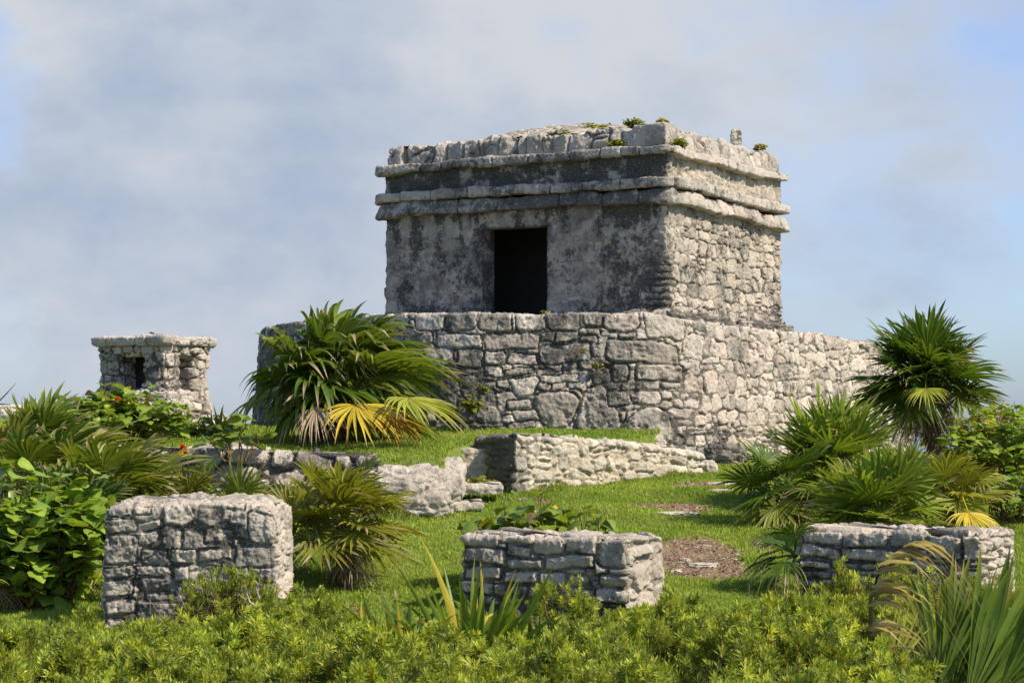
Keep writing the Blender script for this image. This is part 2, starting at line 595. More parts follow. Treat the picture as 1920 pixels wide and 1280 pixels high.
def masonry(name, poly, prof, mat, parent=None, closed=True, du=.013, dv=.013, hr=(.12, .26), wr=(.15, .42), depth=.05, rough=.012, seed=0,
            zfun=None, amp=None, stain_shade=None, hole=None, manual=(), ucoarse=None, cap=True, split=.2, prad=.035, bev=.03, gap=.007, warp=.02, stones=True, tilt=.35, lump=0.0, jit=.22, pn=3.0, fillup=.22):
    rng = np.random.default_rng(seed)
    poly = np.asarray(poly, float)
    if closed:
        poly = np.vstack([poly, poly[:1]])
    mit = mitres(poly[:-1], True) if closed else mitres(poly, False)
    if closed:
        mit = np.vstack([mit, mit[:1]])
    seg = np.linalg.norm(np.diff(poly, axis=0), axis=1)
    cu = np.concatenate([[0], np.cumsum(seg)])
    umax = cu[-1]
    U = []
    for i in range(len(seg)):
        mid = (poly[i] + poly[i + 1]) / 2
        step = du if ucoarse is None or not ucoarse(mid) else du * 8
        k = max(1, int(round(seg[i] / step)))
        U.append(cu[i] + seg[i] * np.arange(k) / k)
    U = np.concatenate(U + [[umax]])
    pr = round_poly(np.asarray(prof, float), prad, False, 5)
    ps = np.linalg.norm(np.diff(pr, axis=0), axis=1)
    cv = np.concatenate([[0], np.cumsum(ps)])
    V = np.linspace(0, cv[-1], max(3, int(cv[-1] / dv)))
    off, zz = np.interp(V, cv, pr[:, 0]), np.interp(V, cv, pr[:, 1])
    bx, by = np.interp(U, cu, poly[:, 0]), np.interp(U, cu, poly[:, 1])
    mx, my = np.interp(U, cu, mit[:, 0]), np.interp(U, cu, mit[:, 1])
    G = np.empty((len(V), len(U), 3))
    G[..., 0] = bx + off[:, None] * mx
    G[..., 1] = by + off[:, None] * my
    G[..., 2] = zz[:, None]
    UU, VV = np.meshgrid(U, V)
    if zfun is not None:
        G[..., 2] = zfun(G, UU, VV)
    dU, dV = np.gradient(G, axis=1), np.gradient(G, axis=0)
    if closed:
        w = (G[:, 1] - G[:, -2]); dU[:, 0] = w; dU[:, -1] = w
    N = np.cross(dU, dV)
    N /= np.linalg.norm(N, axis=-1, keepdims=True) + 1e-9
    H = np.zeros(UU.shape); tint = np.full(UU.shape, .4); pink = np.zeros(UU.shape)
    if stones:
        wu = UU + warp * fbm(G, 4, 4, .55, seed + 1)
        wv = VV + warp * fbm(G, 4, 4, .55, seed + 2)
        F1 = np.full(UU.shape, 9.); F2 = np.full(UU.shape, 9.); idx = np.zeros(UU.shape, int)
        base = layout(umax, 0, cv[-1], hr, wr, rng, split)
        man = manual(U, cu, poly, cv, pr) if callable(manual) else manual
        prm = []
        for k, s in enumerate(base):
            uc, vc, hw, hh = s[:4]
            uc += rng.normal(0, .10) * hw; vc += rng.normal(0, jit) * hh
            prm.append((uc, vc, hw, hh, rng.uniform(.62, 1.0), rng.normal(0, tilt) * .5, rng.normal(0, tilt) * .5, np.clip(rng.normal(.5, .3), 0, 1), rng.random()))
            i0, i1 = np.searchsorted(U, [uc - hw * 2.4 - .05, uc + hw * 2.4 + .05])
            j0, j1 = np.searchsorted(V, [vc - hh * 2.4 - .05, vc + hh * 2.4 + .05])
            if i1 <= i0 or j1 <= j0:
                continue
            x, y = wu[j0:j1, i0:i1] - uc, wv[j0:j1, i0:i1] - vc
            a = rng.normal(0, .10)
            x, y = x + a * y * hw / hh * .5, y - a * x * .6
            d = (np.abs(x / hw) ** pn + np.abs(y / hh) ** pn) ** (1 / pn) * rng.uniform(.9, 1.1)
            f1, f2 = F1[j0:j1, i0:i1], F2[j0:j1, i0:i1]
            near = d < f1
            f2[:] = np.where(near, f1, np.minimum(f2, d))
            f1[near] = d[near]
            idx[j0:j1, i0:i1][near] = k
        prm = np.array(prm)
        q = prm[idx]
        chip = .011 * fbm(G, 17, 3, .6, seed + 31) + .008 * fbm(G, 6, 2, .5, seed + 32)
        size = np.minimum(q[..., 2], q[..., 3])
        e = (F2 - F1) * .5 * size - gap * .5 + chip
        t = np.clip(e / np.minimum(bev, size * .8), 0, 1)
        body = np.clip(q[..., 4] + q[..., 5] * np.clip((wu - q[..., 0]) / q[..., 2], -1.5, 1.5) + q[..., 6] * np.clip((wv - q[..., 1]) / q[..., 3], -1.5, 1.5), .2, 1.15)
        H = np.minimum(1, t * 1.15) ** .75 * body
        tint, pink = q[..., 7].copy(), q[..., 8].copy()
        for s in man:
            uc, vc, hw, hh = s[:4]
            m_ = warp * 1.3 + .02
            i0, i1 = np.searchsorted(U, [uc - hw - m_, uc + hw + m_])
            j0, j1 = np.searchsorted(V, [vc - hh - m_, vc + hh + m_])
            if i1 <= i0 or j1 <= j0:
                continue
            x, y = wu[j0:j1, i0:i1] - uc, wv[j0:j1, i0:i1] - vc
            a = rng.normal(0, .05)
            x, y = x + a * y, y - a * x
            rr = rng.uniform(.2, .5) if len(s) < 5 else s[4]
            r = min(hw, hh) * rr
            if rr > .65:
                x = x * (1 + .35 * y / hh * rng.choice([-1, 1]))
            qx, qy = np.abs(x) - hw + r, np.abs(y) - hh + r
            d = np.hypot(np.maximum(qx, 0), np.maximum(qy, 0)) + np.minimum(np.maximum(qx, qy), 0) - r
            bb = min(bev, min(hw, hh) * .9) * rng.uniform(.6, 1.1) if len(s) < 6 else min(s[5] * .4, .03)
            t = np.clip((-d - gap * .5 + chip[j0:j1, i0:i1]) / bb, 0, 1)
            h = np.minimum(1, t * 1.15) ** .75 * np.maximum(.3, rng.uniform(.65, 1.05) + (rng.normal(0, tilt) * x / hw * .4 + rng.normal(0, tilt) * y / hh * .4))
            m = d < gap * .8
            H[j0:j1, i0:i1][m] = h[m]
            tint[j0:j1, i0:i1][m] = np.clip(rng.normal(.5, .3), 0, 1)
            pink[j0:j1, i0:i1][m] = s[6] if len(s) > 6 else rng.random()
        # mortar and earth fill the joints unevenly
        fill = np.clip(fillup + .38 * fbm(G, 3.5, 3, .55, seed + 21), .0, .72)
        joint0 = smooth(H - fill, -.10, .12)
        H = np.maximum(H, fill)
    else:
        H[:] = .8
        joint0 = np.ones(UU.shape)
        tint = .5 + .4 * fbm(G, 1.5, 3, .5, seed + 5)
    A = np.ones(UU.shape) if amp is None else amp(G, UU, VV)
    rg = fbm(G, 9, 5, .6, seed + 3) + .35 * np.minimum(0, fbm(G, 22, 3, .6, seed + 9))
    pits = smooth(fbm(G, 7, 5, .65, seed + 41), .06, .42) * smooth(fbm(G, 1.7, 3, .5, seed + 42), -.25, .3)
    disp = A * depth * (H - .6) + rough * rg * (1.4 - .4 * A) + rough * .45 * fbm(G, 30, 2, .6, seed + 43) - rough * 1.3 * pits
    if lump:
        disp = disp + lump * fbm(G, 2.2, 3, .5, seed + 13)
    if closed:
        e = np.minimum(UU - U[0], U[-1] - UU)
        disp = disp * smooth(e, 0, .06)
    G2 = G + N * disp[..., None]
    st = np.full(UU.shape, .5) if stain_shade is None else stain_shade(G, UU, VV)
    joint = (joint0 * A + .9 * (1 - A)) * (1 - .35 * pits)
    q = grid_quads(len(V), len(U))
    if hole is not None:
        m = hole(G, UU, VV)
        bad = m.ravel()[q].all(1)
        q = q[~bad]
    Vv = G2.reshape(-1, 3)
    at = {'tint': tint, 'joint': joint, 'stain_shade': st, 'pink': pink}
    fc = [q]
    if closed and cap:
        last = (len(V) - 1) * len(U)
        ring = last + np.arange(len(U))
        Vv = np.vstack([Vv, Vv[ring].mean(0)])
        at = {k: np.append(a.ravel(), .6 if k != 'pink' else 0) for k, a in at.items()}
        c = len(Vv) - 1
        fc.append(np.stack([ring[:-1], ring[1:], np.full(len(U) - 1, c)], 1))
    return build(name, Vv, fc, mat, parent, attrs=at)


def px_stones(rects, Y, z_to_v, x_to_u):
    """Stones measured on the photograph laid on a wall of known distance; x_to_u and z_to_v carry them into the wall's own plane."""
    out = []
    for r in rects:
        x0, y0, x1, y1 = r[:4]
        u0, u1 = x_to_u(x0), x_to_u(x1)
        v1, v0 = z_to_v(y0), z_to_v(y1)
        out.append((abs(u0 + u1) / 2, (v0 + v1) / 2, abs(u1 - u0) / 2, abs(v1 - v0) / 2) + tuple(r[4:]))
    return out


# ------------------------------------------------------------------ platform
ZT = 3.0
plat_poly = np.array([[-4.0, 33.2], [-3.62, 30.7], [-2.5, 28.9], [-1.5, 27.65], [-.6, 27.3], [.8, 27.2], [1.75, 27.2], [2.3, 27.45], [2.75, 27.95], [3.74, 29.7], [5.7, 32.6], [6.6, 34.5], [5.2, 38], [-2, 38.2]])
pp = round_poly(plat_poly, .35)
platform = thing('temple_platform', (1.0, 31.0, 1.4), 'broad rough limestone platform with a rounded corner, carrying the temple', 'platform')


def plat_z(G, U, V):
    z, x, y = G[..., 2], G[..., 0], G[..., 1]
    top = np.interp(x, [-4.5, -3.5, -1.2, 1.7, 2.45, 3.7, 4.4, 5.0, 5.9, 7], [.02, .03, .03, .01, -.06, -.10, -.07, -.14, -.19, -.25]) * smooth(36 - y, 0, 2)
    w = np.clip((z - .9) / (ZT - .9), 0, 1)
    return z + top * w + .025 * noise3(np.stack([x * 2.2, y * 2.2, 0 * x], -1), 5) * w


PX_STONES = [
    (780, 586, 833, 626, .4, .05), (835, 590, 893, 624, .35, .05), (897, 587, 960, 624, .4, .05), (966, 592, 1023, 621, .3, .05), (1026, 590, 1088, 624, .35, .05),
    (1091, 591, 1128, 617, .5, .04, .95), (1130, 591, 1200, 620, .5, .05, .9), (1207, 590, 1280, 636, .35, .05),
    (1084, 620, 1125, 632), (1127, 623, 1157, 633), (1159, 622, 1190, 634), (1086, 633, 1120, 645, .5, .03, .95), (1012, 626, 1038, 643), (1040, 624, 1084, 643),
    (908, 626, 1010, 657, .3, .05, .95), (820, 627, 905, 656, .3, .05), (1013, 646, 1107, 682, .5, .06), (1109, 648, 1134, 672), (1136, 639, 1270, 684, .45, .07),
    (861, 659, 905, 693), (908, 660, 950, 688, .5, .05), (953, 664, 1010, 686), (953, 658, 966, 663), (968, 656, 992, 663), (994, 656, 1011, 663),
    (906, 690, 944, 710, .4, .04), (950, 692, 1000, 704), (1108, 686, 1146, 722, .5, .05), (1148, 682, 1180, 718, .5, .05), (1190, 684, 1276, 716, .4, .05),
    (1014, 703, 1085, 718, .4), (930, 715, 955, 732, .6, .04), (960, 708, 1008, 748, .7, .06), (1200, 716, 1234, 731, .6, .03), (1237, 716, 1270, 728),
    (1006, 733, 1082, 806, .9, .16), (1084, 724, 1156, 815, .8, .2), (1170, 762, 1254, 834, .9, .18), (896, 730, 936, 796, .8, .12), (950, 751, 1000, 770, .6, .05),
    (860, 745, 885, 795, .8, .08), (952, 790, 1005, 804), (1140, 735, 1175, 760), (1180, 733, 1235, 758, .6, .05),
]


def plat_manual(U, cu, poly, cv, pr):
    fi = np.arange(len(poly) - 1)
    def x2u(px):
        xw = X(px, 27.25)
        k = np.where((poly[:-1, 0] <= xw) & (poly[1:, 0] > xw) & (poly[:-1, 1] < 31))[0]
        i = k[0]
        return cu[i] + (xw - poly[i, 0]) / (poly[i + 1, 0] - poly[i, 0]) * (cu[i + 1] - cu[i])
    def y2v(py):
        z = CZ - (py - YH) / F * 27.2
        v = np.linspace(0, cv[-1], 400)
        zz = np.interp(v, cv, pr[:, 1])
        k = int(np.argmax(zz)) + 1
        top = np.interp(ZT - .02, zz[:k], v[:k])
        if z > ZT - .05:
            return top + .12
        return float(np.interp(z, zz[:k], v[:k]))
    return px_stones(PX_STONES, 27.25, y2v, x2u)


def plat_stain(G, U, V):
    x, z = G[..., 0], G[..., 2]
    s = .475 - .06 * smooth(x, 1.5, 3.0) + .10 * smooth(-x, -.8, 1) + .12 * (smooth(z, 1.6, 2.3) - smooth(z, 2.3, 2.7)) * (1 - smooth(x, 1.0, 2.0))
    return s + .26 * fbm(G, 1.5, 4, .6, 77) + .10 * smooth(1.9 - z, 0, .6)


masonry('retaining_wall', pp, [(.22, .5), (.14, 1.5), (.02, ZT - .02), (-.9, ZT + .0), (-1.0, ZT)], M['wall'], platform, hr=(.13, .30), wr=(.14, .46), depth=.052, rough=.021, seed=11, jit=.4, pn=3.0, gap=.011, fillup=.33,
        zfun=plat_z, stain_shade=plat_stain, manual=plat_manual, ucoarse=lambda m: m[1] > 34 or (m[1] > 33 and m[0] < 0), split=.3, warp=.045, bev=.012, tilt=.35, lump=.025)

plinth = round_poly(np.array([C2 + .2 * FD, C1 + .3 * FD - .35 * RD, C0 - .3 * FD - .45 * RD, C3 - .3 * FD]), .2)
masonry('temple_plinth', plinth, [(.0, 2.9), (0, 3.14), (-.25, 3.18), (-.6, 3.18)], M['temple'], platform, du=.02, dv=.02, hr=(.08, .2), wr=(.2, .5), depth=.05, rough=.03, seed=12,
        stain_shade=lambda G, U, V: np.full(U.shape, .62), lump=.04)

# ------------------------------------------------------------------ temple
temple = thing('stone_temple', (*C0, 3.0), 'small flat roofed limestone temple with one dark doorway, standing on the platform', 'temple')
TP = [C2, C1, C0, C3]                   # counter-clockwise, starting behind
tpoly = round_poly(np.array(TP), .05)
coarse_t = lambda m: (m - C1) @ RD > 1.0 and (m - C0) @ (-FD) < -.6
UF0 = 4.37                               # along the walls: the front begins here
D0, D1 = 4.83 - 3.07, 4.83 - 1.951      # doorway, measured from the left end
DZ0, DZ1 = 3.05, 4.52


def t_along(G):
    """Distance along the front from its left end, and along the right side from the near corner."""
    q = G[..., :2] - C1
    a = q @ (-FD)
    b = (G[..., :2] - C0) @ RD
    return a, b


def wall_amp(G, U, V):
    a, b = t_along(G)
    z = G[..., 2]
    front = (b < .02)
    n = fbm(G, 1.6, 3, .5, 31)
    fr = .16 + .5 * smooth(a + n * .8, 3.6, 4.4) * smooth(4.1 - z + n * .4, 0, .6) + .9 * smooth(a, 4.55, 4.8) * smooth(3.95 - z, 0, .35)
    si = .95 - .75 * smooth(z + n * .25, 4.45, 4.65) * (1 - .3 * smooth(b, 2, 4)) - .6 * smooth(.7 - b + .3 * n, 0, .3) * smooth(z, 3.8, 4.1)
    return np.clip(np.where(front, fr, si), .05, 1)


def wall_stain(G, U, V):
    a, b = t_along(G)
    z = G[..., 2]
    n = fbm(G, 1.1, 4, .55, 41)
    drip = fbm(np.stack([a * 5, a * 0, z * .7], -1), 1, 4, .6, 45)
    front = .52 + .08 * smooth(3.7 - z, 0, .6) + .16 * n + .30 * drip * smooth(z, 3.6, 4.7) + .10 * smooth(a, 3.3, 4.6) + .1 * smooth(z, 4.5, 4.8)
    side = .43 + .2 * n + .28 * smooth(.25 - b, 0, .25) + .1 * smooth(3.6 - z, 0, .5)
    return np.where(b < .02, front, side)


def door_hole(G, U, V):
    a, b = t_along(G)
    return (b < .1) & (a > D0) & (a < D1) & (G[..., 2] > DZ0) & (G[..., 2] < DZ1)


CORNER_LAYERS = []
for k in range(9):
    CORNER_LAYERS.append((9.2 + random.Random(k).uniform(-.12, .04), .12 + .10 * k, random.Random(k + 50).uniform(.22, .34), .048, .5, .04))


def zbat(G, U, V):
    return G[..., 2]


masonry('wall', tpoly, [(.06, 2.9), (.0, 3.5), (.0, 4.85)], M['temple'], temple, hr=(.11, .22), wr=(.13, .40), depth=.055, rough=.021, seed=21, jit=.4, pn=3.0, gap=.011, bev=.012, fillup=.24, amp=wall_amp, stain_shade=wall_stain, hole=door_hole,
        ucoarse=coarse_t, cap=False, split=.3, warp=.025, manual=CORNER_LAYERS, tilt=.4, lump=.012)


def cornice(name, z0, z1, prof, seed, stain_shade, wave, mat='cornice', wr=(.3, .75), sag=0.0):
    def zf(G, U, V):
        a, b = t_along(G)
        p = np.stack([U * 1.2, 0 * U, 0 * U], -1)
        z = G[..., 2] + wave * noise3(p, seed) + .5 * wave * noise3(p * 2.7, seed + 1)
        z = z - sag * np.clip(b / 4.37, 0, 1)
        # the slabs sit a little up or down one from another
        cell = np.floor((U + .12 * noise3(p * 3, seed + 5)) / .62)
        return z + .018 * (hash3(cell, cell * 0, cell * 0, seed) - .5)
    masonry(name, tpoly, prof, M[mat], temple, du=.013, dv=.012, hr=(9, 9), wr=wr, depth=.055, rough=.015, seed=seed, zfun=zf, stain_shade=stain_shade, ucoarse=coarse_t, cap=False, split=0, prad=.005, bev=.010, gap=.008, warp=.010,
            tilt=.35, lump=.012, fillup=.05)


def st_front(f, s):
    def g_(G, U, V):
        a, b = t_along(G)
        drip = .16 * fbm(np.stack([a * 4 + b * 4, a * 0, G[..., 2] * .8], -1), 1, 4, .6, 55)
        return np.where(b < .02, f, s + .25 * smooth(.15 - b, 0, .15)) + .12 * fbm(G, 1.4, 3, .5, 51) + drip
    return g_


cornice('lower_cornice', 0, 0, [(-.12, 4.77), (.14, 4.77), (.14, 4.80), (.08, 4.96), (-.12, 4.96)], 61, st_front(.64, .45), .02, sag=.07, wr=(.5, 1.1))
cornice('middle_cornice', 0, 0, [(-.12, 5.0), (.15, 5.0), (.16, 5.02), (.155, 5.12), (-.12, 5.135)], 62, st_front(.50, .42), .018, sag=.04)
masonry('frieze', tpoly, [(.0, 5.08), (.015, 5.5)], M['temple'], temple, hr=(.16, .26), wr=(.2, .5), depth=.05, rough=.02, seed=63, cap=False, ucoarse=coarse_t,
        amp=lambda G, U, V: np.where(t_along(G)[1] < .02, .25, .3), stain_shade=lambda G, U, V: st_front(.66, .40)(G, U, V) + .60 * fbm(G, 1.6, 4, .6, 53) * (t_along(G)[1] < .02), lump=.02, warp=.03)
cornice('upper_cornice', 0, 0, [(-.2, 5.46), (.12, 5.465), (.14, 5.48), (.13, 5.575), (-.3, 5.60)], 64, st_front(.56, .28), .024)


def para_z(G, U, V):
    a, b = t_along(G)
    z = G[..., 2]
    w = np.clip((z - 5.58) / .25, 0, 1.4)
    step = np.where(b < .02, np.interp(a, [0, .18, .22, .42, .46, 1.2, 2.4, 3.6, 4.1, 5], [-.24, -.24, -.1, -.1, -.04, -.02, .0, -.01, .03, .04]), np.interp(b, [0, .5, 1.5, 3.2, 4.37], [.03, .02, .06, .08, .02]))
    return z + w * (step + .035 * noise3(G * 2.6, 71) + .02 * noise3(G * 7, 73))


masonry('parapet', tpoly, [(-.06, 5.55), (-.07, 5.83), (-.34, 5.84), (-.5, 5.84)], M['cornice'], temple, du=.013, dv=.013, hr=(.16, .4), wr=(.12, .55), depth=.07, rough=.022, seed=72, jit=.35, zfun=para_z, stain_shade=st_front(.44, .22),
        ucoarse=coarse_t, cap=False, split=.2, prad=.03, bev=.03, gap=.004, warp=.03, tilt=.8, lump=.03)


def roof_z(G, U, V):
    q = G[..., :2] - (C0 + C2) / 2
    s, t = np.abs(q @ FD) / 2.415, np.abs(q @ RD) / 2.185
    r = np.sqrt(s ** 2 + t ** 2)
    return 5.78 + .50 * (1 - np.clip(r / 1.05, 0, 1) ** 1.7) + .02 * fbm(G, 3, 3, .5, 81)


masonry('roof', tpoly, [(-.28, 5.6), (-.9, 5.7), (-1.5, 5.8), (-2.1, 5.9)], M['temple'], temple, du=.022, dv=.022, hr=(.1, .2), wr=(.12, .3), depth=.03, rough=.03, seed=82, zfun=roof_z, prad=.1,
        stain_shade=lambda G, U, V: .42 + .1 * fbm(G, 2, 3, .5, 83), ucoarse=None, lump=.03)


def slab(name, c, half, rot, mat, parent, seed, rough=.015, stain_shade=.4, zb=None, lump=.02, n=.014, pink=.3):
    """A worn squared stone: rounded plan, swept up and closed over the top."""
    ca, sa = math.cos(rot), math.sin(rot)
    ax, ay = np.array([ca, sa]), np.array([-sa, ca])
    c = np.asarray(c, float)
    a, b = half[0] * ax, half[1] * ay
    pl = round_poly(np.array([c[:2] + a * .96 + b, c[:2] - a + b * .93, c[:2] - a * .97 - b, c[:2] + a - b * .95]), min(half[:2]) * .12)
    z0, z1 = c[2] - half[2], c[2] + half[2]
    ins = min(half[:2]) * .75
    return masonry(name, pl, [(-.01, z0), (0, (z0 + z1) / 2), (-.01, z1), (-ins, z1 + .01)], mat, parent, du=n, dv=n, stones=False, depth=.0, rough=rough, seed=seed, prad=min(.018, half[2] * .4),
                   stain_shade=lambda G, U, V: np.full(U.shape, stain_shade) + .1 * fbm(G, 3, 3, .5, seed), lump=lump)


TROT = math.atan2(-FD[1], -FD[0])        # the front's direction, towards the near corner
cs = C0 + .30 * FD + .24 * RD
slab('corner_block', (cs[0], cs[1], 5.76), (.27, .21, .155), TROT, M['cornice'], temple, 91, .016, .5)
cs = C0 + 1.05 * FD + .24 * RD
slab('parapet_block', (cs[0], cs[1], 5.81), (.16, .16, .10), TROT, M['cornice'], temple, 92, .016, .45)
cs = C0 + 1.5 * FD + .30 * RD
slab('parapet_block', (cs[0], cs[1], 5.78), (.22, .16, .09), TROT, M['cornice'], temple, 192, .016, .45)
cs = C0 + 3.05 * RD + .22 * FD
slab('upright_stone', (cs[0], cs[1], 6.02), (.09, .07, .16), TROT + .4, M['pale'], temple, 93, .03, .3, n=.01)
cs = C1 - .16 * FD + .2 * RD
slab('parapet_block', (cs[0], cs[1], 5.64), (.14, .14, .07), TROT, M['pale'], temple, 94, .016, .3)


def wbox(bag, o, e1, e2, e3, c=(.1, .1, .1)):
    """A box from a corner and three edge vectors."""
    o, e1, e2, e3 = map(np.asarray, (o, e1, e2, e3))
    V = [o, o + e1, o + e1 + e2, o + e2, o + e3, o + e1 + e3, o + e1 + e2 + e3, o + e2 + e3]
    bag.add(V, [[0, 3, 2, 1], [4, 5, 6, 7], [0, 1, 5, 4], [1, 2, 6, 5], [2, 3, 7, 6], [3, 0, 4, 7]], None, c)


def v3(p2, z):
    return np.array([p2[0], p2[1], z])


# doorway: the thick jambs, sill and soffit behind the opening, then the dark room with an inner partition
f3, r3 = np.array([*FD, 0]), np.array([*RD, 0])


def patch(name, o, e1, e2, mat, parent, seed, stain_shade=.6, n=.018, rough=.02):
    """A rough stone sheet spanned by two edge vectors."""
    o, e1, e2 = (np.asarray(q, float) for q in (o, e1, e2))
    n1, n2 = max(2, int(np.linalg.norm(e1) / n)), max(2, int(np.linalg.norm(e2) / n))
    a, b = np.meshgrid(np.linspace(0, 1, n1), np.linspace(0, 1, n2))
    G = o + a[..., None] * e1 + b[..., None] * e2
    N = np.cross(e1, e2); N /= np.linalg.norm(N)
    G = G + N * (rough * fbm(G, 6, 4, .55, seed))[..., None]
    sh = a.shape
    return build(name, G, grid_quads(*sh), mat, parent, attrs={'tint': np.full(sh, .4), 'joint': np.full(sh, .9), 'stain_shade': np.full(sh, stain_shade), 'pink': np.zeros(sh)})


dl, dr = C1 - FD * D0, C1 - FD * D1     # the opening's left and right edges on the wall face
TH = .36
patch('door_jamb', v3(dl, DZ0) - .02 * r3, r3 * TH, (0, 0, DZ1 - DZ0), M['temple'], temple, 101, .62)
patch('door_jamb', v3(dr, DZ0) - .02 * r3, r3 * TH, (0, 0, DZ1 - DZ0), M['temple'], temple, 102, .62)
patch('door_soffit', v3(dl, DZ1) - .02 * r3, r3 * TH, -f3 * (D1 - D0), M['temple'], temple, 103, .6)
patch('door_sill', v3(dl, DZ0 + .02) - .1 * r3, -f3 * (D1 - D0), r3 * (TH + .1), M['temple'], temple, 104, .6)
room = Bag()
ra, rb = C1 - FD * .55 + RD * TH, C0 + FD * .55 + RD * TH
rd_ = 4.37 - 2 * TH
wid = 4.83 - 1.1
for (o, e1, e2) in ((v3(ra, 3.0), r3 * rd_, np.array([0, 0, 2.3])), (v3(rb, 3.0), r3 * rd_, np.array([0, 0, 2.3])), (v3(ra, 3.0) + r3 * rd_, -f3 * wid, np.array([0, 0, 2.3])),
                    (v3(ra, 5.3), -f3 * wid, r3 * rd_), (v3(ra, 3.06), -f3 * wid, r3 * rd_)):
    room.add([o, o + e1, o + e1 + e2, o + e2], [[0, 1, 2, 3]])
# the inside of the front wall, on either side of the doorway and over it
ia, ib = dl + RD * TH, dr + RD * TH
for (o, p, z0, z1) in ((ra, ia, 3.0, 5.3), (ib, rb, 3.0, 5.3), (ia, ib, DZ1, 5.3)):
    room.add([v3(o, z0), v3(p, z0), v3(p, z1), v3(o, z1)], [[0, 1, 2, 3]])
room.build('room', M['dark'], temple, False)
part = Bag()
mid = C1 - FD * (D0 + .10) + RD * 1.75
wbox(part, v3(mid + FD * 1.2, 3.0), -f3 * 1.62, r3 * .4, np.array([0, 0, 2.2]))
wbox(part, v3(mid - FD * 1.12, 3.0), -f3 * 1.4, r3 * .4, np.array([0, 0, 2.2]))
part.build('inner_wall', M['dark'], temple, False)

# lintel: a long pale beam set a little back over the doorway
lin = C1 - FD * ((D0 + D1) / 2 - .12) + RD * .19
slab('lintel', (lin[0], lin[1], 4.66), (.66, .2, .135), TROT, M['temple'], temple, 111, .012, .5)
# ------------------------------------------------------------------ the low walls of the terrace
lw = np.array([[-.68, 25.0], [.03, 23.62], [.9, 24.5], [1.75, 25.4], [2.38, 26.08]])
lw_poly = np.array([*lw, lw[-1] + [-.32, .35], [1.45, 25.75], [.6, 24.9], [.02, 24.25], [-.4, 25.25]])
lw_poly = np.roll(lw_poly, -6, 0)


def lw_z(G, U, V):
    x, y, z = G[..., 0], G[..., 1], G[..., 2]
    top = np.interp(x, [-.7, -.42, -.40, 0.03, .75, 1.0, 1.3, 1.7, 2.2, 2.6], [1.24, 1.28, 1.40, 1.435, 1.40, 1.37, 1.35, 1.30, 1.20, 1.14])
    w = np.clip((z - .5) / .95, 0, 1.05)
    return .5 + w * (top - .5)


low_wall = masonry('low_wall', round_poly(lw_poly, .04), [(.07, .5), (.04, .8), (0, 1.45), (-.12, 1.46)], M['pale'], None, hr=(.12, .19), wr=(.13, .34), depth=.075, rough=.022, seed=121, zfun=lw_z,
                   stain_shade=lambda G, U, V: .30 + .32 * (G[..., 0] < .05) + .2 * smooth(1.0 - G[..., 0], 0, .9) + .1 * fbm(G, 2, 3, .5, 5), warp=.035, bev=.013, tilt=.35, lump=.02, gap=.013, fillup=.36)  # left return painted darker, as the face in shade
tag(low_wall, 'low cream limestone wall at the foot of the temple platform, its corner towards the viewer', 'wall')

tl = np.array([[-4.9, 22.5], [-4.0, 22.55], [-3.2, 22.7], [-2.3, 22.65], [-1.4, 22.5]])
tl_poly = np.array([*tl, [-1.4, 22.95], [-2.3, 23.05], [-3.2, 23.1], [-4.0, 23.0], [-4.9, 22.9]])
tl_poly = np.roll(tl_poly, -6, 0)
terr_wall = masonry('terrace_wall', round_poly(tl_poly, .06), [(.12, .5), (.06, .85), (.0, 1.2), (-.17, 1.22)], M['wall'], None, hr=(.11, .26), wr=(.2, .55), depth=.11, rough=.02, seed=131,
                    zfun=lambda G, U, V: G[..., 2] + np.clip((G[..., 2] - .6) / .6, 0, 1) * np.interp(G[..., 0], [-5, -3.2, -2.6, -1.9, -1.4], [.09, .08, .04, .02, -.04]),
                    stain_shade=lambda G, U, V: np.full(U.shape, .55), warp=.05, bev=.03, tilt=.8, lump=.05, gap=.014)
tag(terr_wall, 'broken grey retaining wall of the grass terrace, below the shrine and half hidden by plants', 'wall')


def boulder(name, c, r, mat, seed, label=None, cat='rock', group=None, parent=None, n=90, rough=.16, stain_shade=.4, flat=.0, soil=None):
    th = np.linspace(0, 2 * math.pi, n * 2 + 1); ph = np.linspace(-.5 * math.pi, .5 * math.pi, n)
    a, b = np.meshgrid(th, ph)
    D = np.stack([np.cos(a) * np.cos(b), np.sin(a) * np.cos(b), np.sin(b)], -1)
    q = D + np.array([seed * 3.1, 0, seed * 1.7])
    k = 1 + rough * 1.8 * fbm(q, 1.3, 3, .5, seed) + rough * 1.2 * fbm(q, 4, 5, .65, seed + 1) - .35 * rough * np.abs(fbm(q, 2.6, 3, .5, seed + 2))
    # squarish body
    p = np.sign(D) * np.abs(D) ** .85
    G = p * k[..., None] * np.array(r) + np.array(c)
    sh = a.shape
    o = build(name, G, grid_quads(*sh), mat, parent, attrs={'tint': .5 + .4 * fbm(q, 2, 2, .5, 3), 'joint': np.full(sh, .95), 'stain_shade': np.full(sh, stain_shade), 'pink': np.zeros(sh)})
    if label:
        tag(o, label, cat, group)
    return o


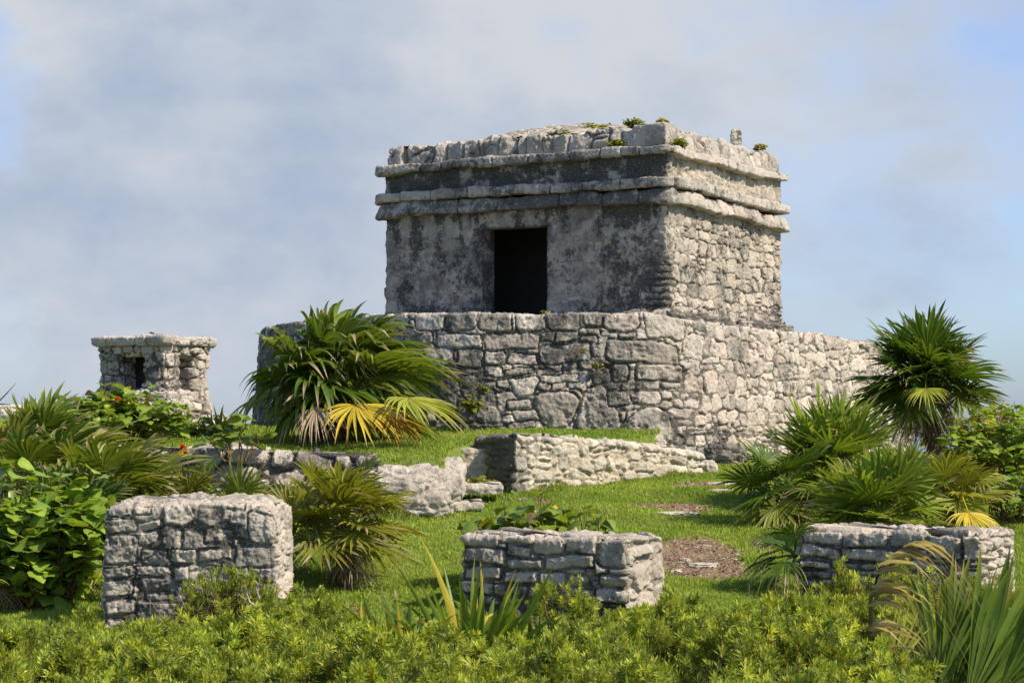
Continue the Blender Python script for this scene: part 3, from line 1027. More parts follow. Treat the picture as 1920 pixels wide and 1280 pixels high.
boulder('rock_outcrop', (X(745, 22), 22.1, .80), (.60, .42, .36), M['wall'], 4, 'pale weathered rock outcrop beside the yellow-green palm, ending the terrace wall', stain_shade=.38, rough=.2)
boulder('terrace_block', (X(825, 22.4), 22.75, .92), (.27, .25, .30), M['wall'], 5, 'squat squared limestone block between the rock outcrop and the stone step', 'stone', stain_shade=.42, rough=.12)
step = slab('stone_step', (X(893, 22.9), 23.0, .86), (.30, .2, .055), .05, M['wall'], None, 141, .02, .4)
tag(step, 'flat grey stone step between the squared block and the low cream wall', 'step')
step2 = slab('stone_step', (X(872, 22.3), 22.35, .70), (.2, .16, .05), .1, M['wall'], None, 142, .02, .4)
tag(step2, 'lower stone step half sunk in grass under the longer step', 'step')
rk = slab('ledge_stone', (X(893, 24.2), 24.35, 1.02), (.36, .16, .26), .04, M['wall'], None, 143, .03, .5)
tag(rk, 'flat grey ledge stone at the terrace edge left of the low cream wall', 'stone')
boulder('base_boulder', (X(1195, 26.9), 26.75, 1.30), (.34, .25, .17), M['wall'], 8, 'low rounded boulder at the foot of the platform above the low cream wall', stain_shade=.42)
boulder('base_boulder', (X(1365, 27.2), 27.55, 1.12), (.30, .22, .20), M['wall'], 9, 'dark rounded boulder at the foot of the platform right of the low cream wall', stain_shade=.66)
boulder('base_boulder', (X(1330, 26.3), 26.4, 1.0), (.12, .1, .12), M['pale'], 10, 'small white rounded stone at the right end of the low cream wall', 'stone', stain_shade=.1)
boulder('ridge_rock', (X(28, 29), 29, 1.62), (.3, .22, .22), M['pale'], 14, 'pale rock on the skyline at the far left, behind the palms', stain_shade=.3, n=50)

# ------------------------------------------------------------------ the three foreground blocks
def block(name, near, rot, w, d, z0, z1, seed, label, manual, hr, wr, depth, rough, stain_shade, zfun=None, lump=.018, bev=.011, mat='block', gap=.008, fillup=.25):
    """near is the right front corner; the front runs from it to the left, the side runs away."""
    ca, sa = math.cos(rot), math.sin(rot)
    ax, ay = np.array([ca, sa]), np.array([-sa, ca])
    n = np.asarray(near, float)
    pl = np.array([n + ay * d, n - ax * w + ay * d, n - ax * w, n])
    cu_front = d  # u runs: back (w), left side (d), front (w), right side (d)
    pl = round_poly(pl, .035)
    o = masonry(name, pl, [(.02, z0 - .12), (.012, (z0 + z1) / 2), (-.0, z1), (-.24, z1 + .015)], M[mat], None, du=.0075, dv=.0075, hr=hr, wr=wr, depth=depth, rough=rough, seed=seed, manual=manual, stain_shade=stain_shade, zfun=zfun,
                prad=.018, bev=bev, lump=lump, warp=.022, tilt=.35, gap=gap, split=.25, fillup=fillup, jit=.3)
    return tag(o, label, 'stone block')


def front_map(near, rot, w, d, Y, z0):
    def x2u(px):
        # where the sight line through px meets the block's front
        k = (px - 960) / F
        ca, sa = math.cos(rot), math.sin(rot)
        t = (near[0] - k * near[1]) / (ca - k * sa)      # distance to the left of the near corner
        return w + d + (w - t)
    def y2v(py):
        return (CZ - (py - YH) / F * Y) - (z0 - .12)
    return x2u, y2v


# left block
LB = dict(near=(X(513, 15.6), 15.6), rot=R_(-5), w=1.29, d=.72, z0=0.0, z1=.945)
x2u, y2v = front_map(LB['near'], LB['rot'], LB['w'], LB['d'], 15.65, 0)
LBS = [(198, 937, 247, 968), (249, 937, 283, 966), (288, 928, 458, 957, .3, .04), (463, 960, 515, 1018, .3, .03), (194, 973, 255, 1000), (193, 1003, 256, 1058, .3, .03), (379, 993, 436, 1023, .4, .04), (262, 1030, 314, 1060, .4),
       (318, 1030, 366, 1056), (369, 1028, 436, 1053, .4, .05), (438, 1022, 514, 1064, .3, .04), (193, 1062, 249, 1083), (252, 1062, 320, 1081), (322, 1062, 352, 1090), (193, 1087, 249, 1119), (196, 1122, 254, 1156, .6, .05), (196, 1160, 240, 1190, .7)]
block('squared_stone_block', **LB, seed=151, label='tallest squared grey stone block, standing behind the low shrubs beside the broad-leaved bush', manual=px_stones(LBS, 15.65, y2v, x2u), hr=(.14, .24), wr=(.22, .45), depth=.042, rough=.026, fillup=.42,
      stain_shade=lambda G, U, V: .50 - .34 * (U > LB['w'] * 2 + LB['d']) - .18 * smooth(G[..., 2], .88, .95) + .08 * fbm(G, 2.5, 3, .5, 6),  # right side and top painted lighter, as if sunlit
      zfun=lambda G, U, V: G[..., 2] + smooth(G[..., 2], .5, .94) * (np.interp(G[..., 0], [-3.2, -2.75, -2.6, -1.95, -1.75], [.0, .0, .03, .02, -.04]) + .05 * smooth(G[..., 1], 15.75, 16.2) * (.6 + fbm(G, 9, 3, .6, 9))))

# middle block, turned like the temple
MB = dict(near=(X(1174, 16.3), 16.3), rot=R_(-26), w=1.46, d=.78, z0=.02, z1=.66)
x2u, y2v = front_map(MB['near'], MB['rot'], MB['w'], MB['d'], 16.6, .02)
MBS = [(866, 998, 932, 1028, .3, .03), (936, 998, 996, 1022, .3), (998, 998, 1055, 1038, .3), (1057, 998, 1116, 1037, .3), (1118, 1004, 1172, 1061, .35, .04), (868, 1030, 946, 1061, .35, .03), (948, 1025, 996, 1045, .4), (948, 1047, 1018, 1068, .3),
       (1021, 1040, 1112, 1066, .3), (1120, 1073, 1176, 1096, .6, .05), (1113, 1099, 1178, 1127, .5, .05), (1048, 1098, 1111, 1121, .4, .04), (870, 1066, 940, 1090), (945, 1070, 1010, 1094), (1015, 1070, 1060, 1096)]
MBS = px_stones(MBS, 16.6, y2v, x2u)
su = MB['w'] * 2 + MB['d']
MBS += [(su + .26, .80, .25, .075, .7, .06), (su + .60, .80, .12, .075, .7, .05), (su + .30, .66, .26, .055, .8, .05), (su + .30, .46, .22, .11, .8, .09), (su + .66, .52, .12, .12, .8, .07), (su + .36, .27, .2, .085, .8, .07), (su + .66, .3, .1, .1, .8, .06), (su + .2, .12, .24, .07, .8, .06)]
block('masonry_block', **MB, seed=161, label='low block of squared and rounded stones between strap leaves and a leafy plant', manual=MBS, hr=(.08, .13), wr=(.14, .3), depth=.06, rough=.02,
      stain_shade=lambda G, U, V: .44 - .28 * (U > su) - .2 * smooth(G[..., 2], .60, .66) + .2 * smooth(.32 - G[..., 2], 0, .2) * (U < su) + .08 * fbm(G, 2.5, 3, .5, 6), bev=.012, gap=.012,  # sunlight on the right end and top put into the colour
      zfun=lambda G, U, V: G[..., 2] + .02 * smooth(G[..., 2], .4, .66) * fbm(G, 3, 2, .5, 4))

# right block
RB = dict(near=(X(1838, 17.0), 17.0), rot=R_(-29), w=1.58, d=1.0, z0=.02, z1=.665)
x2u, y2v = front_map(RB['near'], RB['rot'], RB['w'], RB['d'], 17.2, .02)
RBS = [(1498, 994, 1578, 1025, .5, .05), (1580, 994, 1664, 1030, .5, .05), (1666, 994, 1735, 1030, .4, .05), (1737, 998, 1800, 1045, .3, .04), (1802, 998, 1838, 1048, .4, .05), (1498, 1028, 1575, 1052, .4), (1578, 1032, 1690, 1056, .4), (1498, 1058, 1555, 1074, .5),
       (1558, 1058, 1640, 1072, .5), (1498, 1078, 1556, 1092), (1495, 1096, 1540, 1112)]
RBS = px_stones(RBS, 17.2, y2v, x2u)
block('layered_stone_block', **RB, seed=171, label='long low grey stone block of thin layers under the fan palms on the right', manual=RBS, hr=(.06, .11), wr=(.18, .42), depth=.07, rough=.022,
      stain_shade=lambda G, U, V: .48 - .2 * (U > RB['w'] * 2 + RB['d']) - .22 * smooth(G[..., 2], .60, .66) + .08 * fbm(G, 2.5, 3, .5, 6), bev=.012, gap=.012,  # end and top coloured lighter to stand for the sun on them
      zfun=lambda G, U, V: G[..., 2] + .03 * smooth(G[..., 2], .4, .66) * fbm(G, 2.5, 3, .5, 4))

# ------------------------------------------------------------------ the little shrine on the left
SC = np.array([X(308, 26.5), 26.5])
shrine = thing('stone_shrine', (SC[0], SC[1], 1.6), 'small open limestone shrine with slab roof on stubby pillars, left of the temple', 'shrine')


def srect(a0, a1, b0, b1):
    """Plan rectangle in the shrine's own directions: a along its left face, b along its right face, both from the near corner."""
    return np.array([SC + a0 * FD + b1 * RD, SC + a1 * FD + b1 * RD, SC + a1 * FD + b0 * RD, SC + a0 * FD + b0 * RD])


def spart(name, rect, prof, seed, hr, wr, depth=.05, rough=.02, stain_shade=.4, mat='wall', lump=.02, r=.06, **kw):
    return masonry(name, round_poly(srect(*rect), r), prof, M[mat], shrine, hr=hr, wr=wr, depth=depth, rough=rough, seed=seed, du=.011, dv=.011, lump=lump, bev=.011, tilt=.35,
                   stain_shade=lambda G, U, V: np.full(U.shape, stain_shade) + .1 * fbm(G, 2, 3, .5, seed), **kw)


SL, SR = 1.06, .90
spart('roof_slab', (-.08, SL + .08, -.08, SR + .08), [(-.3, 2.575), (.0, 2.58), (.02, 2.62), (.02, 2.68), (-.3, 2.69)], 181, (9, 9), (.25, .5),   .04, .016, .3, 'cornice', lump=.012, prad=.006, split=0, gap=.006, fillup=.1)
spart('roof_cap', (.25, .75, .25, .65), [(0, 2.68), (-.02, 2.72), (-.15, 2.735)], 182, (9, 9), (.2, .4), .02, .016, .4, 'wall', prad=.015)
spart('lintel', (-.02, SL + .02, -.02, SR + .03), [(-.2, 2.45), (0, 2.46), (.02, 2.57), (-.2, 2.58)], 183, (.12, .2), (.14, .3), .05, .02, .45, 'wall', prad=.02)
for k, (rc, sd, st_) in enumerate((((-.02, .33, -.02, .29), 184, .5), ((.73, SL, 0, .30), 185, .5), ((0, .36, .62, SR + .02), 186, .25), ((.70, SL, .60, SR), 187, .5))):
    spart('pillar', rc, [(.04, 1.5), (.03, 1.95), (-.01, 2.2), (.02, 2.47), (-.05, 2.48)], sd, (.10, .2), (.14, .34), .05, .022, st_, 'wall', lump=.05, fillup=.5)
spart('back_wall', (.62, SL - .03, .46, .62), [(0, 1.5), (0, 2.47), (-.04, 2.48)], 188, (.10, .2), (.14, .3), .03, .015, .9, 'dark', lump=.01)  # inner wall coloured dark to act as shade
spart('step', (-.14, .95, -.14, .5), [(0, 1.5), (0, 1.96), (-.2, 2.0), (-.25, 2.0)], 189, (.12, .18), (.18, .36), .05, .018, .38, 'cornice', lump=.04)
spart('step', (-.32, .9, -.30, .6), [(0, 1.4), (0, 1.84), (-.2, 1.86), (-.25, 1.86)], 190, (.12, .2), (.18, .36), .05, .02, .4, 'wall', lump=.05)
spart('step', (-.42, .8, -.45, .9), [(0.05, 1.3), (0, 1.66), (-.2, 1.68), (-.25, 1.68)], 191, (.12, .2), (.16, .36), .06, .022, .45, 'wall', lump=.06)

# flat stones and stepping stones in the lawn
def lawn_stone(px, py_w, Y, ry, seed, label, mat='pale', h=.025):
    x = X(px, Y)
    r = py_w / F * Y / 2
    boulder('flat_stone', (x, Y, gz(x, Y) + .0), (r, ry, h), M[mat], seed, label, 'stone', 'flat stones set in the lawn', n=30, rough=.2, stain_shade=.2)


lawn_stone(1318, 62, 19.0, .12, 31, 'largest pale flat stone, in the bare earth right of the low masonry block')
lawn_stone(1268, 22, 18.7, .07, 32, 'small pale flat stone in the bare earth close to the low masonry block')
lawn_stone(1285, 22, 19.35, .06, 33, 'tiny pale flat stone behind the largest flat stone in the bare earth')
lawn_stone(1262, 100, 22.15, .10, 34, 'long pale flat stone along the lawn between the low wall and the bare earth')
lawn_stone(1350, 70, 24.6, .13, 35, 'pale flat stone in the grass at the right end of the low cream wall')
lawn_stone(1355, 55, 23.7, .10, 36, 'grey flat stone next to the left palm fronds of the right palm group', 'wall')
lawn_stone(1268, 26, 24.1, .08, 37, 'small pale flat stone below the low cream wall')
lawn_stone(1003, 40, 22.2, .07, 38, 'pale flat stone in the lawn behind the leafy plant')
lawn_stone(1890, 60, 24.0, .16, 39, 'pale flat stone at the right edge under the leafy bushes')

# ------------------------------------------------------------------ plants
G_DARK, G_MID, G_BRIGHT = np.array((.052, .098, .014)), np.array((.115, .18, .022)), np.array((.20, .26, .032))
YG, YEL, ORA = np.array((.34, .35, .045)), np.array((.62, .46, .04)), np.array((.58, .26, .02))
TAN, BRN = np.array((.50, .37, .23)), np.array((.14, .09, .05))
T_SEG = np.array([.02, .2, .38, .5, .62, .74, .85, .93, 1.0])


def unit(v):
    v = np.asarray(v, float)
    return v / (np.linalg.norm(v, axis=-1, keepdims=True) + 1e-9)


def frond(bag, base, d, up, R, rng, nseg=34, spread=290, merge=.38, droop=.15, tipdroop=.25, wind=(0, 0, 0), c=G_MID, tipc=YG, dry=.25, tip_brown=.6, cup=.18, wide=1.0, ragged=.1, curl=0.0, roll=0.0):
    """One fan leaf: folded segments radiating from the end of its stalk, joined near the middle and free towards their tips."""
    Xa = unit(d)
    Ya = unit(np.cross(up, Xa)); Za = np.cross(Xa, Ya)
    if roll:
        Ya, Za = Ya * math.cos(roll) + Za * math.sin(roll), Za * math.cos(roll) - Ya * math.sin(roll)
    sp = R_(spread)
    th = np.linspace(-sp / 2, sp / 2, nseg) + rng.normal(0, .03, nseg)
    L = R * (.70 + .30 * np.cos(th * .55)) * rng.uniform(1 - ragged, 1.04, nseg)
    pitch = sp / nseg
    t = T_SEG[None]
    r = t * L[:, None]
    k = len(T_SEG)
    devi = rng.normal(0, .055, nseg)[:, None] * np.clip(t - merge, 0, 1) * 2
    ang = th[:, None] + devi
    w = np.where(t <= merge, r * math.tan(pitch / 2) * 1.03, 0)
    wm = merge * L[:, None] * math.tan(pitch / 2) * wide
    q = np.clip((t - merge) / (1 - merge), 0, 1)
    w = np.where(t > merge, wm * np.maximum(1 - q ** 1.7, .02) * (1 + .15 * q), w)
    # centre line in the leaf's own plane
    z = cup * R * (t ** 1.6) - curl * R * t ** 2
    z = np.broadcast_to(z, r.shape) + rng.normal(0, .03, nseg)[:, None] * R * q
    cx, cy = r * np.cos(ang), r * np.sin(ang)
    tx, ty = -np.sin(ang), np.cos(ang)
    ctr = cx[..., None] * Xa + cy[..., None] * Ya + z[..., None] * Za
    side = tx[..., None] * Xa + ty[..., None] * Ya
    tw = rng.normal(0, .5, nseg)[:, None] * q                    # segments twist a little
    sd = side * np.cos(tw)[..., None] + Za * np.sin(tw)[..., None]
    nn = Za * np.cos(tw)[..., None] - side * np.sin(tw)[..., None]
    fold = .55
    mid = ctr - nn * (w * fold * .5)[..., None]
    le = ctr + sd * w[..., None] + nn * (w * fold * .5)[..., None]
    ri = ctr - sd * w[..., None] + nn * (w * fold * .5)[..., None]
    Vv = np.stack([le, mid, ri], 2)
    dr = droop * R * t ** 2.2 + tipdroop * R * np.clip(q - .35, 0, 1) ** 1.8 * rng.uniform(.2, 1.9, nseg)[:, None]
    bend = np.zeros(Vv.shape)
    bend[..., 2] = -dr[:, :, None]
    bend += np.asarray(wind) * (R * t ** 2)[..., None, None] * rng.uniform(.6, 1.3, nseg)[:, None, None, None]
    Vv = Vv + bend + np.asarray(base)
    cc = np.asarray(c) * rng.uniform(.72, 1.25, nseg)[:, None, None]
    hue = np.clip(q - .45, 0, 1)[..., None] * 1.1 * np.clip(rng.uniform(-.6, 1.2, nseg), 0, 1)[:, None, None]
    cc = cc * (1 - hue) + tipc * hue
    ends = (np.clip((t - (1 - dry * rng.uniform(.1, 1.3, nseg)[:, None])) / .08, 0, 1) * (rng.random(nseg) < tip_brown)[:, None])[..., None]
    cc = cc * (1 - ends) + (TAN * .9) * ends
    C = np.repeat(cc[:, :, None, :], 3, 2)
    i = np.arange(nseg * k * 3).reshape(nseg, k, 3)
    q1 = np.stack([i[:, :-1, :-1], i[:, :-1, 1:], i[:, 1:, 1:], i[:, 1:, :-1]], -1).reshape(-1, 4)
    bag.add(Vv.reshape(-1, 3), q1, None, C.reshape(-1, 3))


def palm(name, label, base, hub_h, n, R, pet, seed, el=(82, -25), bend=18, group='fan palms around the ruins', wind=(0, 0, 0), cols=(G_DARK, G_MID), tipc=YG, droop=.18, tipdroop=.28, nseg=34, spread=290, trunk=0.0, lean=(0, 0), dead=0,
         az=None, extra=(), wide=1.0, merge=.38, dry=.22, tip_brown=.6, elp=1.0, cup=.18, ragged=.12, dead_drop=(.15, .55)):
    rng = np.random.default_rng(seed)
    base = np.array([base[0], base[1], gz(base[0], base[1]) if len(base) < 3 else base[2]])
    o = thing(name, base, label, 'palm', group)
    hub = base + np.array([lean[0], lean[1], hub_h])
    crown, stalks = Bag(), Bag()
    for i in range(n):
        a = (i * 2.39996 + rng.normal(0, .25)) if az is None else R_(rng.uniform(*az))
        f = ((i + .5) / n) ** elp
        e = R_(el[0] + (el[1] - el[0]) * f + rng.normal(0, 6))
        d = np.array([math.cos(a) * math.cos(e), math.sin(a) * math.cos(e), math.sin(e)])
        L = pet * rng.uniform(.7, 1.12)
        e2 = e - R_(bend) * rng.uniform(.4, 1.5)
        d2 = np.array([math.cos(a) * math.cos(e2), math.sin(a) * math.cos(e2), math.sin(e2)])
        u2 = np.array([-math.cos(a) * math.sin(e2), -math.sin(a) * math.sin(e2), math.cos(e2)])
        p1 = hub + d * L * .6
        p2 = p1 + unit(d + d2) * L * .4
        tube(stalks, [hub - d * .02, hub + d * L * .3, p1, p2, p2 + d2 * R * .06], [.016, .012, .010, .009, .004], cols[1] * 1.2, 4)
        c = cols[0] + (cols[1] - cols[0]) * rng.random()
        if f > .8 and rng.random() < .4:
            c = .5 * c + .5 * YG
        frond(crown, p2, d2, u2, R * rng.uniform(.72, 1.12), rng, nseg, spread, merge, droop, tipdroop, wind, c, tipc, dry, tip_brown, cup, wide, ragged, roll=rng.normal(0, .3))
    crown.build('crown', M['palm'], o)
    stalks.build('leaf_stalks', M['palm'], o)
    if trunk:
        tb = Bag()
        zz = np.linspace(0, 1, 14)
        pts = base + zz[:, None] * (hub - base)
        pts[0, 2] -= .15
        tube(tb, pts, trunk * (1.15 - .25 * zz) * (1 + .12 * np.sin(zz * 60)), BRN * 1.1, 9)
        for j in range(60):                                     # old leaf bases and fibre
            h = rng.uniform(.1, .98); a = rng.uniform(0, 6.28)
            p = base + h * (hub - base)
            q = np.array([math.cos(a), math.sin(a), 0])
            tube(tb, [p + q * trunk * .9, p + q * (trunk * 1.4) + [0, 0, .05], p + q * trunk * 1.9 + [0, 0, -.03]], [.012, .009, .003], TAN * rng.uniform(.3, .8), 4)
        tb.build('trunk', M['bark'], o)
    if dead:
        db = Bag()
        for j in range(dead):
            a = rng.uniform(0, 6.28) if az is None else R_(rng.uniform(*az))
            e = R_(rng.uniform(-70, -35))
            d = np.array([math.cos(a) * math.cos(e), math.sin(a) * math.cos(e), math.sin(e)])
            u2 = np.array([-math.cos(a) * math.sin(e), -math.sin(a) * math.sin(e), math.cos(e)])
            p = hub + np.array([math.cos(a), math.sin(a), 0]) * rng.uniform(.05, .3) * pet * 1.5 - [0, 0, rng.uniform(*dead_drop) * hub_h]
            cc = (TAN * rng.uniform(.5, 1.1)) if rng.random() < .7 else BRN
            frond(db, p, d, u2, R * rng.uniform(.6, .85), rng, max(16, nseg - 10), 170, .3, .1, .3, wind, cc, TAN, .3, .5, -.25, .55, .25)
        db.build('dead_fronds', M['bark'], o)
    for (pn_, pos, aa, ee, Rr, c, tc_, sp) in extra:
        eb = Bag()
        a, e = R_(aa), R_(ee)
        d = np.array([math.cos(a) * math.cos(e), math.sin(a) * math.cos(e), math.sin(e)])
        u2 = np.array([-math.cos(a) * math.sin(e), -math.sin(a) * math.sin(e), math.cos(e)])
        pos = np.asarray(pos)
        tube(eb, [hub - [0, 0, .1], (hub + pos) / 2 + [0, 0, .12], pos, pos + d * .05], [.013, .011, .009, .005], c * .9, 4)
        frond(eb, pos, d, u2, Rr, rng, 26, sp, .45, .2, .25, wind, c, tc_, .15, .5, .05, 1.15, .12)
        eb.build(pn_, M['palm'] if 'dead' not in pn_ else M['bark'], o)
    return o


WR = (.22, -.05, .0)                     # the sea wind, from the left
# the big palm in front of the platform
B = (X(626, 24.6), 24.6)
palm('fan_palm', 'big bushy green fan palm with one yellow frond, leaning on the platform wall', B, .62, 36, .86, .62, 301, el=(84, -14), wind=WR, bend=22, trunk=.09, dead=5, cols=(G_DARK * 1.15, G_BRIGHT * .9), droop=.22, tipdroop=.36, ragged=.15, nseg=23, wide=1.4, merge=.40, spread=250,
     extra=[('yellow_frond', P(668, 758, 23.35), 268, -30, .60, YEL * .95, ORA, 190), ('yellow_frond', P(765, 745, 23.4), 312, -20, .62, YG * 1.0, YEL, 200), ('dead_frond', P(595, 762, 23.4), 245, -45, .46, TAN, TAN * .8, 130),
            ('dead_frond', P(725, 775, 23.5), 285, -40, .42, ORA * .7, BRN, 150)])
# yellowish palm behind the tallest block
palm('fan_palm', 'yellow-green fan palm with shaggy dead base, right behind the tallest stone block', (X(645, 18.0), 18.0), .56, 28, .40, .38, 302, el=(80, -30), cols=(YG * .5, YG * .95), tipc=YEL * .8, wind=(.12, 0, 0), droop=.1, tipdroop=.18, dead=16, trunk=.07, nseg=24, wide=1.3, dry=.3)
palm('fan_palm', 'yellow-green fan palm rising above the middle of the tallest stone block', (X(550, 18.6), 18.6), .36, 16, .36, .30, 303, el=(85, 5), cols=(YG * .4, YG * .9), tipc=YEL * .8, wind=(.1, 0, 0), droop=.08, tipdroop=.15, nseg=22, wide=1.3, dry=.3, dead=5)
palm('fan_palm', 'small fan palm showing just above the back of the tallest stone block', (X(455, 18.6), 18.6), .52, 10, .32, .26, 304, el=(85, 10), cols=(G_MID, YG * .8), droop=.05, tipdroop=.1, nseg=24, dead=3)
palm('fan_palm', 'low olive fan palm between the red-flowered bush and the tallest block', (X(350, 18.8), 18.8), .46, 15, .36, .34, 305, el=(85, 0), cols=(YG * .5, YG * .8), tipc=ORA, droop=.1, tipdroop=.2, nseg=26, dry=.35, dead=3)
# left-hand palms
palm('fan_palm', 'dark windswept fan palm on the left, under the shrine', (X(110, 19.6), 19.6), .55, 24, .58, .48, 306, el=(70, -18), cols=(G_MID * .8, YG * .7), wind=(.35, 0, .02), droop=.15, tipdroop=.25, nseg=22, wide=1.35, dead=6, dry=.3)
palm('fan_palm', 'upright fan palm on the left skyline, tips against the sky', (X(80, 21.5), 21.5), .72, 16, .45, .36, 307, el=(88, 25), cols=(G_MID * .8, G_BRIGHT), wind=(.15, 0, .05), droop=.05, tipdroop=.12, nseg=20, wide=1.35, dry=.2, dead=2)
palm('fan_palm', 'yellowish fan palm at the left edge of the picture, below the pale skyline rock', (X(8, 20.6), 20.6), .66, 18, .42, .36, 308, el=(85, 0), cols=(YG * .5, YG * .9), droop=.1, tipdroop=.2, nseg=22, wide=1.3, dead=4)
palm('fan_palm', 'olive fan palm spreading over the left bank behind the large-leaved bush', (X(205, 18.8), 18.8), .62, 22, .50, .42, 319, el=(75, -10), cols=(G_MID * .9, YG * .75), tipc=YEL * .8, wind=(.25, 0, .02), droop=.12, tipdroop=.22, nseg=23, wide=1.3, dead=4, dry=.3)
palm('fan_palm', 'low dark fan palm at the lower left edge beside the lawn', (X(10, 16.9), 16.9), .32, 18, .42, .38, 309, el=(75, -15), cols=(G_DARK, G_MID), droop=.15, tipdroop=.25, nseg=26, dead=6)
palm('fan_palm', 'dark fan palm hidden in the broad-leaved bush left of the tallest block', (X(150, 17.6), 17.6), .45, 20, .45, .45, 310, el=(80, -20), cols=(G_DARK * .8, G_MID), droop=.15, tipdroop=.25, nseg=26, dead=6)
# the right-hand group
palm('fan_palm', 'tall dark fan palm with trunk and shaggy dead skirt, against the sky on the right', (X(1758, 26), 26), 1.2, 42, .70, .46, 311, el=(88, -30), bend=14, cols=(G_DARK, G_MID), tipc=YG * .8, lean=(-.15, 0), droop=.10, tipdroop=.14, cup=.12, trunk=.085, dead=34, nseg=27, dead_drop=(.0, .34),
     extra=[('yellow_frond', P(1735, 728, 25.2), 255, -25, .36, YG * 1.15, YEL, 190)], wide=1.1, tip_brown=.35)
palm('fan_palm', 'full bright green fan palm between the temple platform and the tall palm', (X(1550, 22.6), 22.6), .52, 30, .60, .36, 312, el=(82, -22), bend=8, cols=(G_MID * 1.1, G_BRIGHT * 1.35), lean=(0, 0), droop=.04, tipdroop=.06, cup=.2, trunk=.07, dead=12, nseg=27, wide=1.1, tip_brown=.4)
palm('fan_palm', 'low spreading fan palm right behind the long low stone block', (X(1655, 20.2), 20.2), .28, 24, .54, .36, 313, el=(84, -5), bend=10, cols=(G_MID, G_BRIGHT * 1.2), droop=.05, tipdroop=.08, cup=.15, dead=6, nseg=26, wide=1.25)
palm('fan_palm', 'yellowing fan palm at the right end of the palm group, by the leafy bushes', (X(1790, 20.9), 20.9), .36, 18, .44, .32, 314, el=(84, -20), cols=(YG * .6, YG * 1.0), tipc=YEL, droop=.15, tipdroop=.2, nseg=23, wide=1.2, dead=3,
     extra=[('yellow_frond', P(1815, 960, 20.3), 300, -30, .38, YEL, YEL, 170)])
palm('fan_palm', 'light green fan palm behind the yellowing palm, under the tall palm', (X(1700, 23), 23), .15, 12, .40, .26, 318, el=(86, 0), cols=(G_MID, YG * .8), droop=.08, tipdroop=.12, nseg=28)
palm('fan_palm', 'dark fan palm whose brown skirt lies on the lawn left of the long low block', (X(1475, 21.6), 21.6), .36, 18, .48, .34, 315, el=(60, -35), cols=(G_DARK, G_MID), droop=.1, tipdroop=.12, nseg=26, dead=18, dead_drop=(0, .4), wide=1.1)
palm('fan_palm', 'small palm drooping beside the left end of the long low block', (X(1492, 17.9), 17.9), .32, 7, .34, .2, 316, el=(60, -30), cols=(G_DARK, G_MID), tipc=TAN, droop=.3, tipdroop=.4, nseg=16, spread=150, dry=.4, az=(120, 260))


# broad-leaved plants --------------------------------------------------------
LT = np.array([0, .12, .3, .5, .7, .88, 1.0])
LW = np.array([.05, .30, .44, .45, .34, .16, .01])


def leaves(bag, pos, d, up, size, rng, cols, width=1.0, curl=.25, fold=.3, yellow=.05, brown=.02):
    n = len(pos)
    X_, = (unit(d),)
    Y_ = unit(np.cross(up, X_)); Z_ = np.cross(X_, Y_)
    s = np.asarray(size)[:, None, None, None]
    tt = LT[None, :, None]
    wv = LW[None, :, None] * width
    sd = np.array([1, 0, -1])[None, None, :]
    cz = -curl * rng.uniform(.2, 1.8, n)[:, None, None] * tt ** 2 + fold * np.abs(sd) * wv * .6 + .04 * np.sin(tt * 14 + rng.uniform(0, 6, n)[:, None, None]) * np.abs(sd)
    px_ = np.broadcast_to(tt, cz.shape); py_ = np.broadcast_to(sd * wv, cz.shape)
    Vv = pos[:, None, None] + s * (px_[..., None] * X_[:, None, None] + py_[..., None] * Y_[:, None, None] + cz[..., None] * Z_[:, None, None])
    k = len(LT)
    i = np.arange(n * k * 3).reshape(n, k, 3)
    q = np.stack([i[:, :-1, :-1], i[:, :-1, 1:], i[:, 1:, 1:], i[:, 1:, :-1]], -1).reshape(-1, 4)
    f = rng.random(n)[:, None]
    c = cols[0] * (1 - f) + cols[1] * f
    y = rng.random(n)
    c = np.where((y < yellow)[:, None], YEL * .9, c)
    c = np.where((y > 1 - brown)[:, None], BRN * 1.4, c)
    C = np.repeat(c, k * 3, 0).reshape(n, k, 3, 3).copy()
    C[:, :, 1] *= 1.25                                           # the pale midrib
    bag.add(Vv.reshape(-1, 3), q, None, C.reshape(-1, 3))


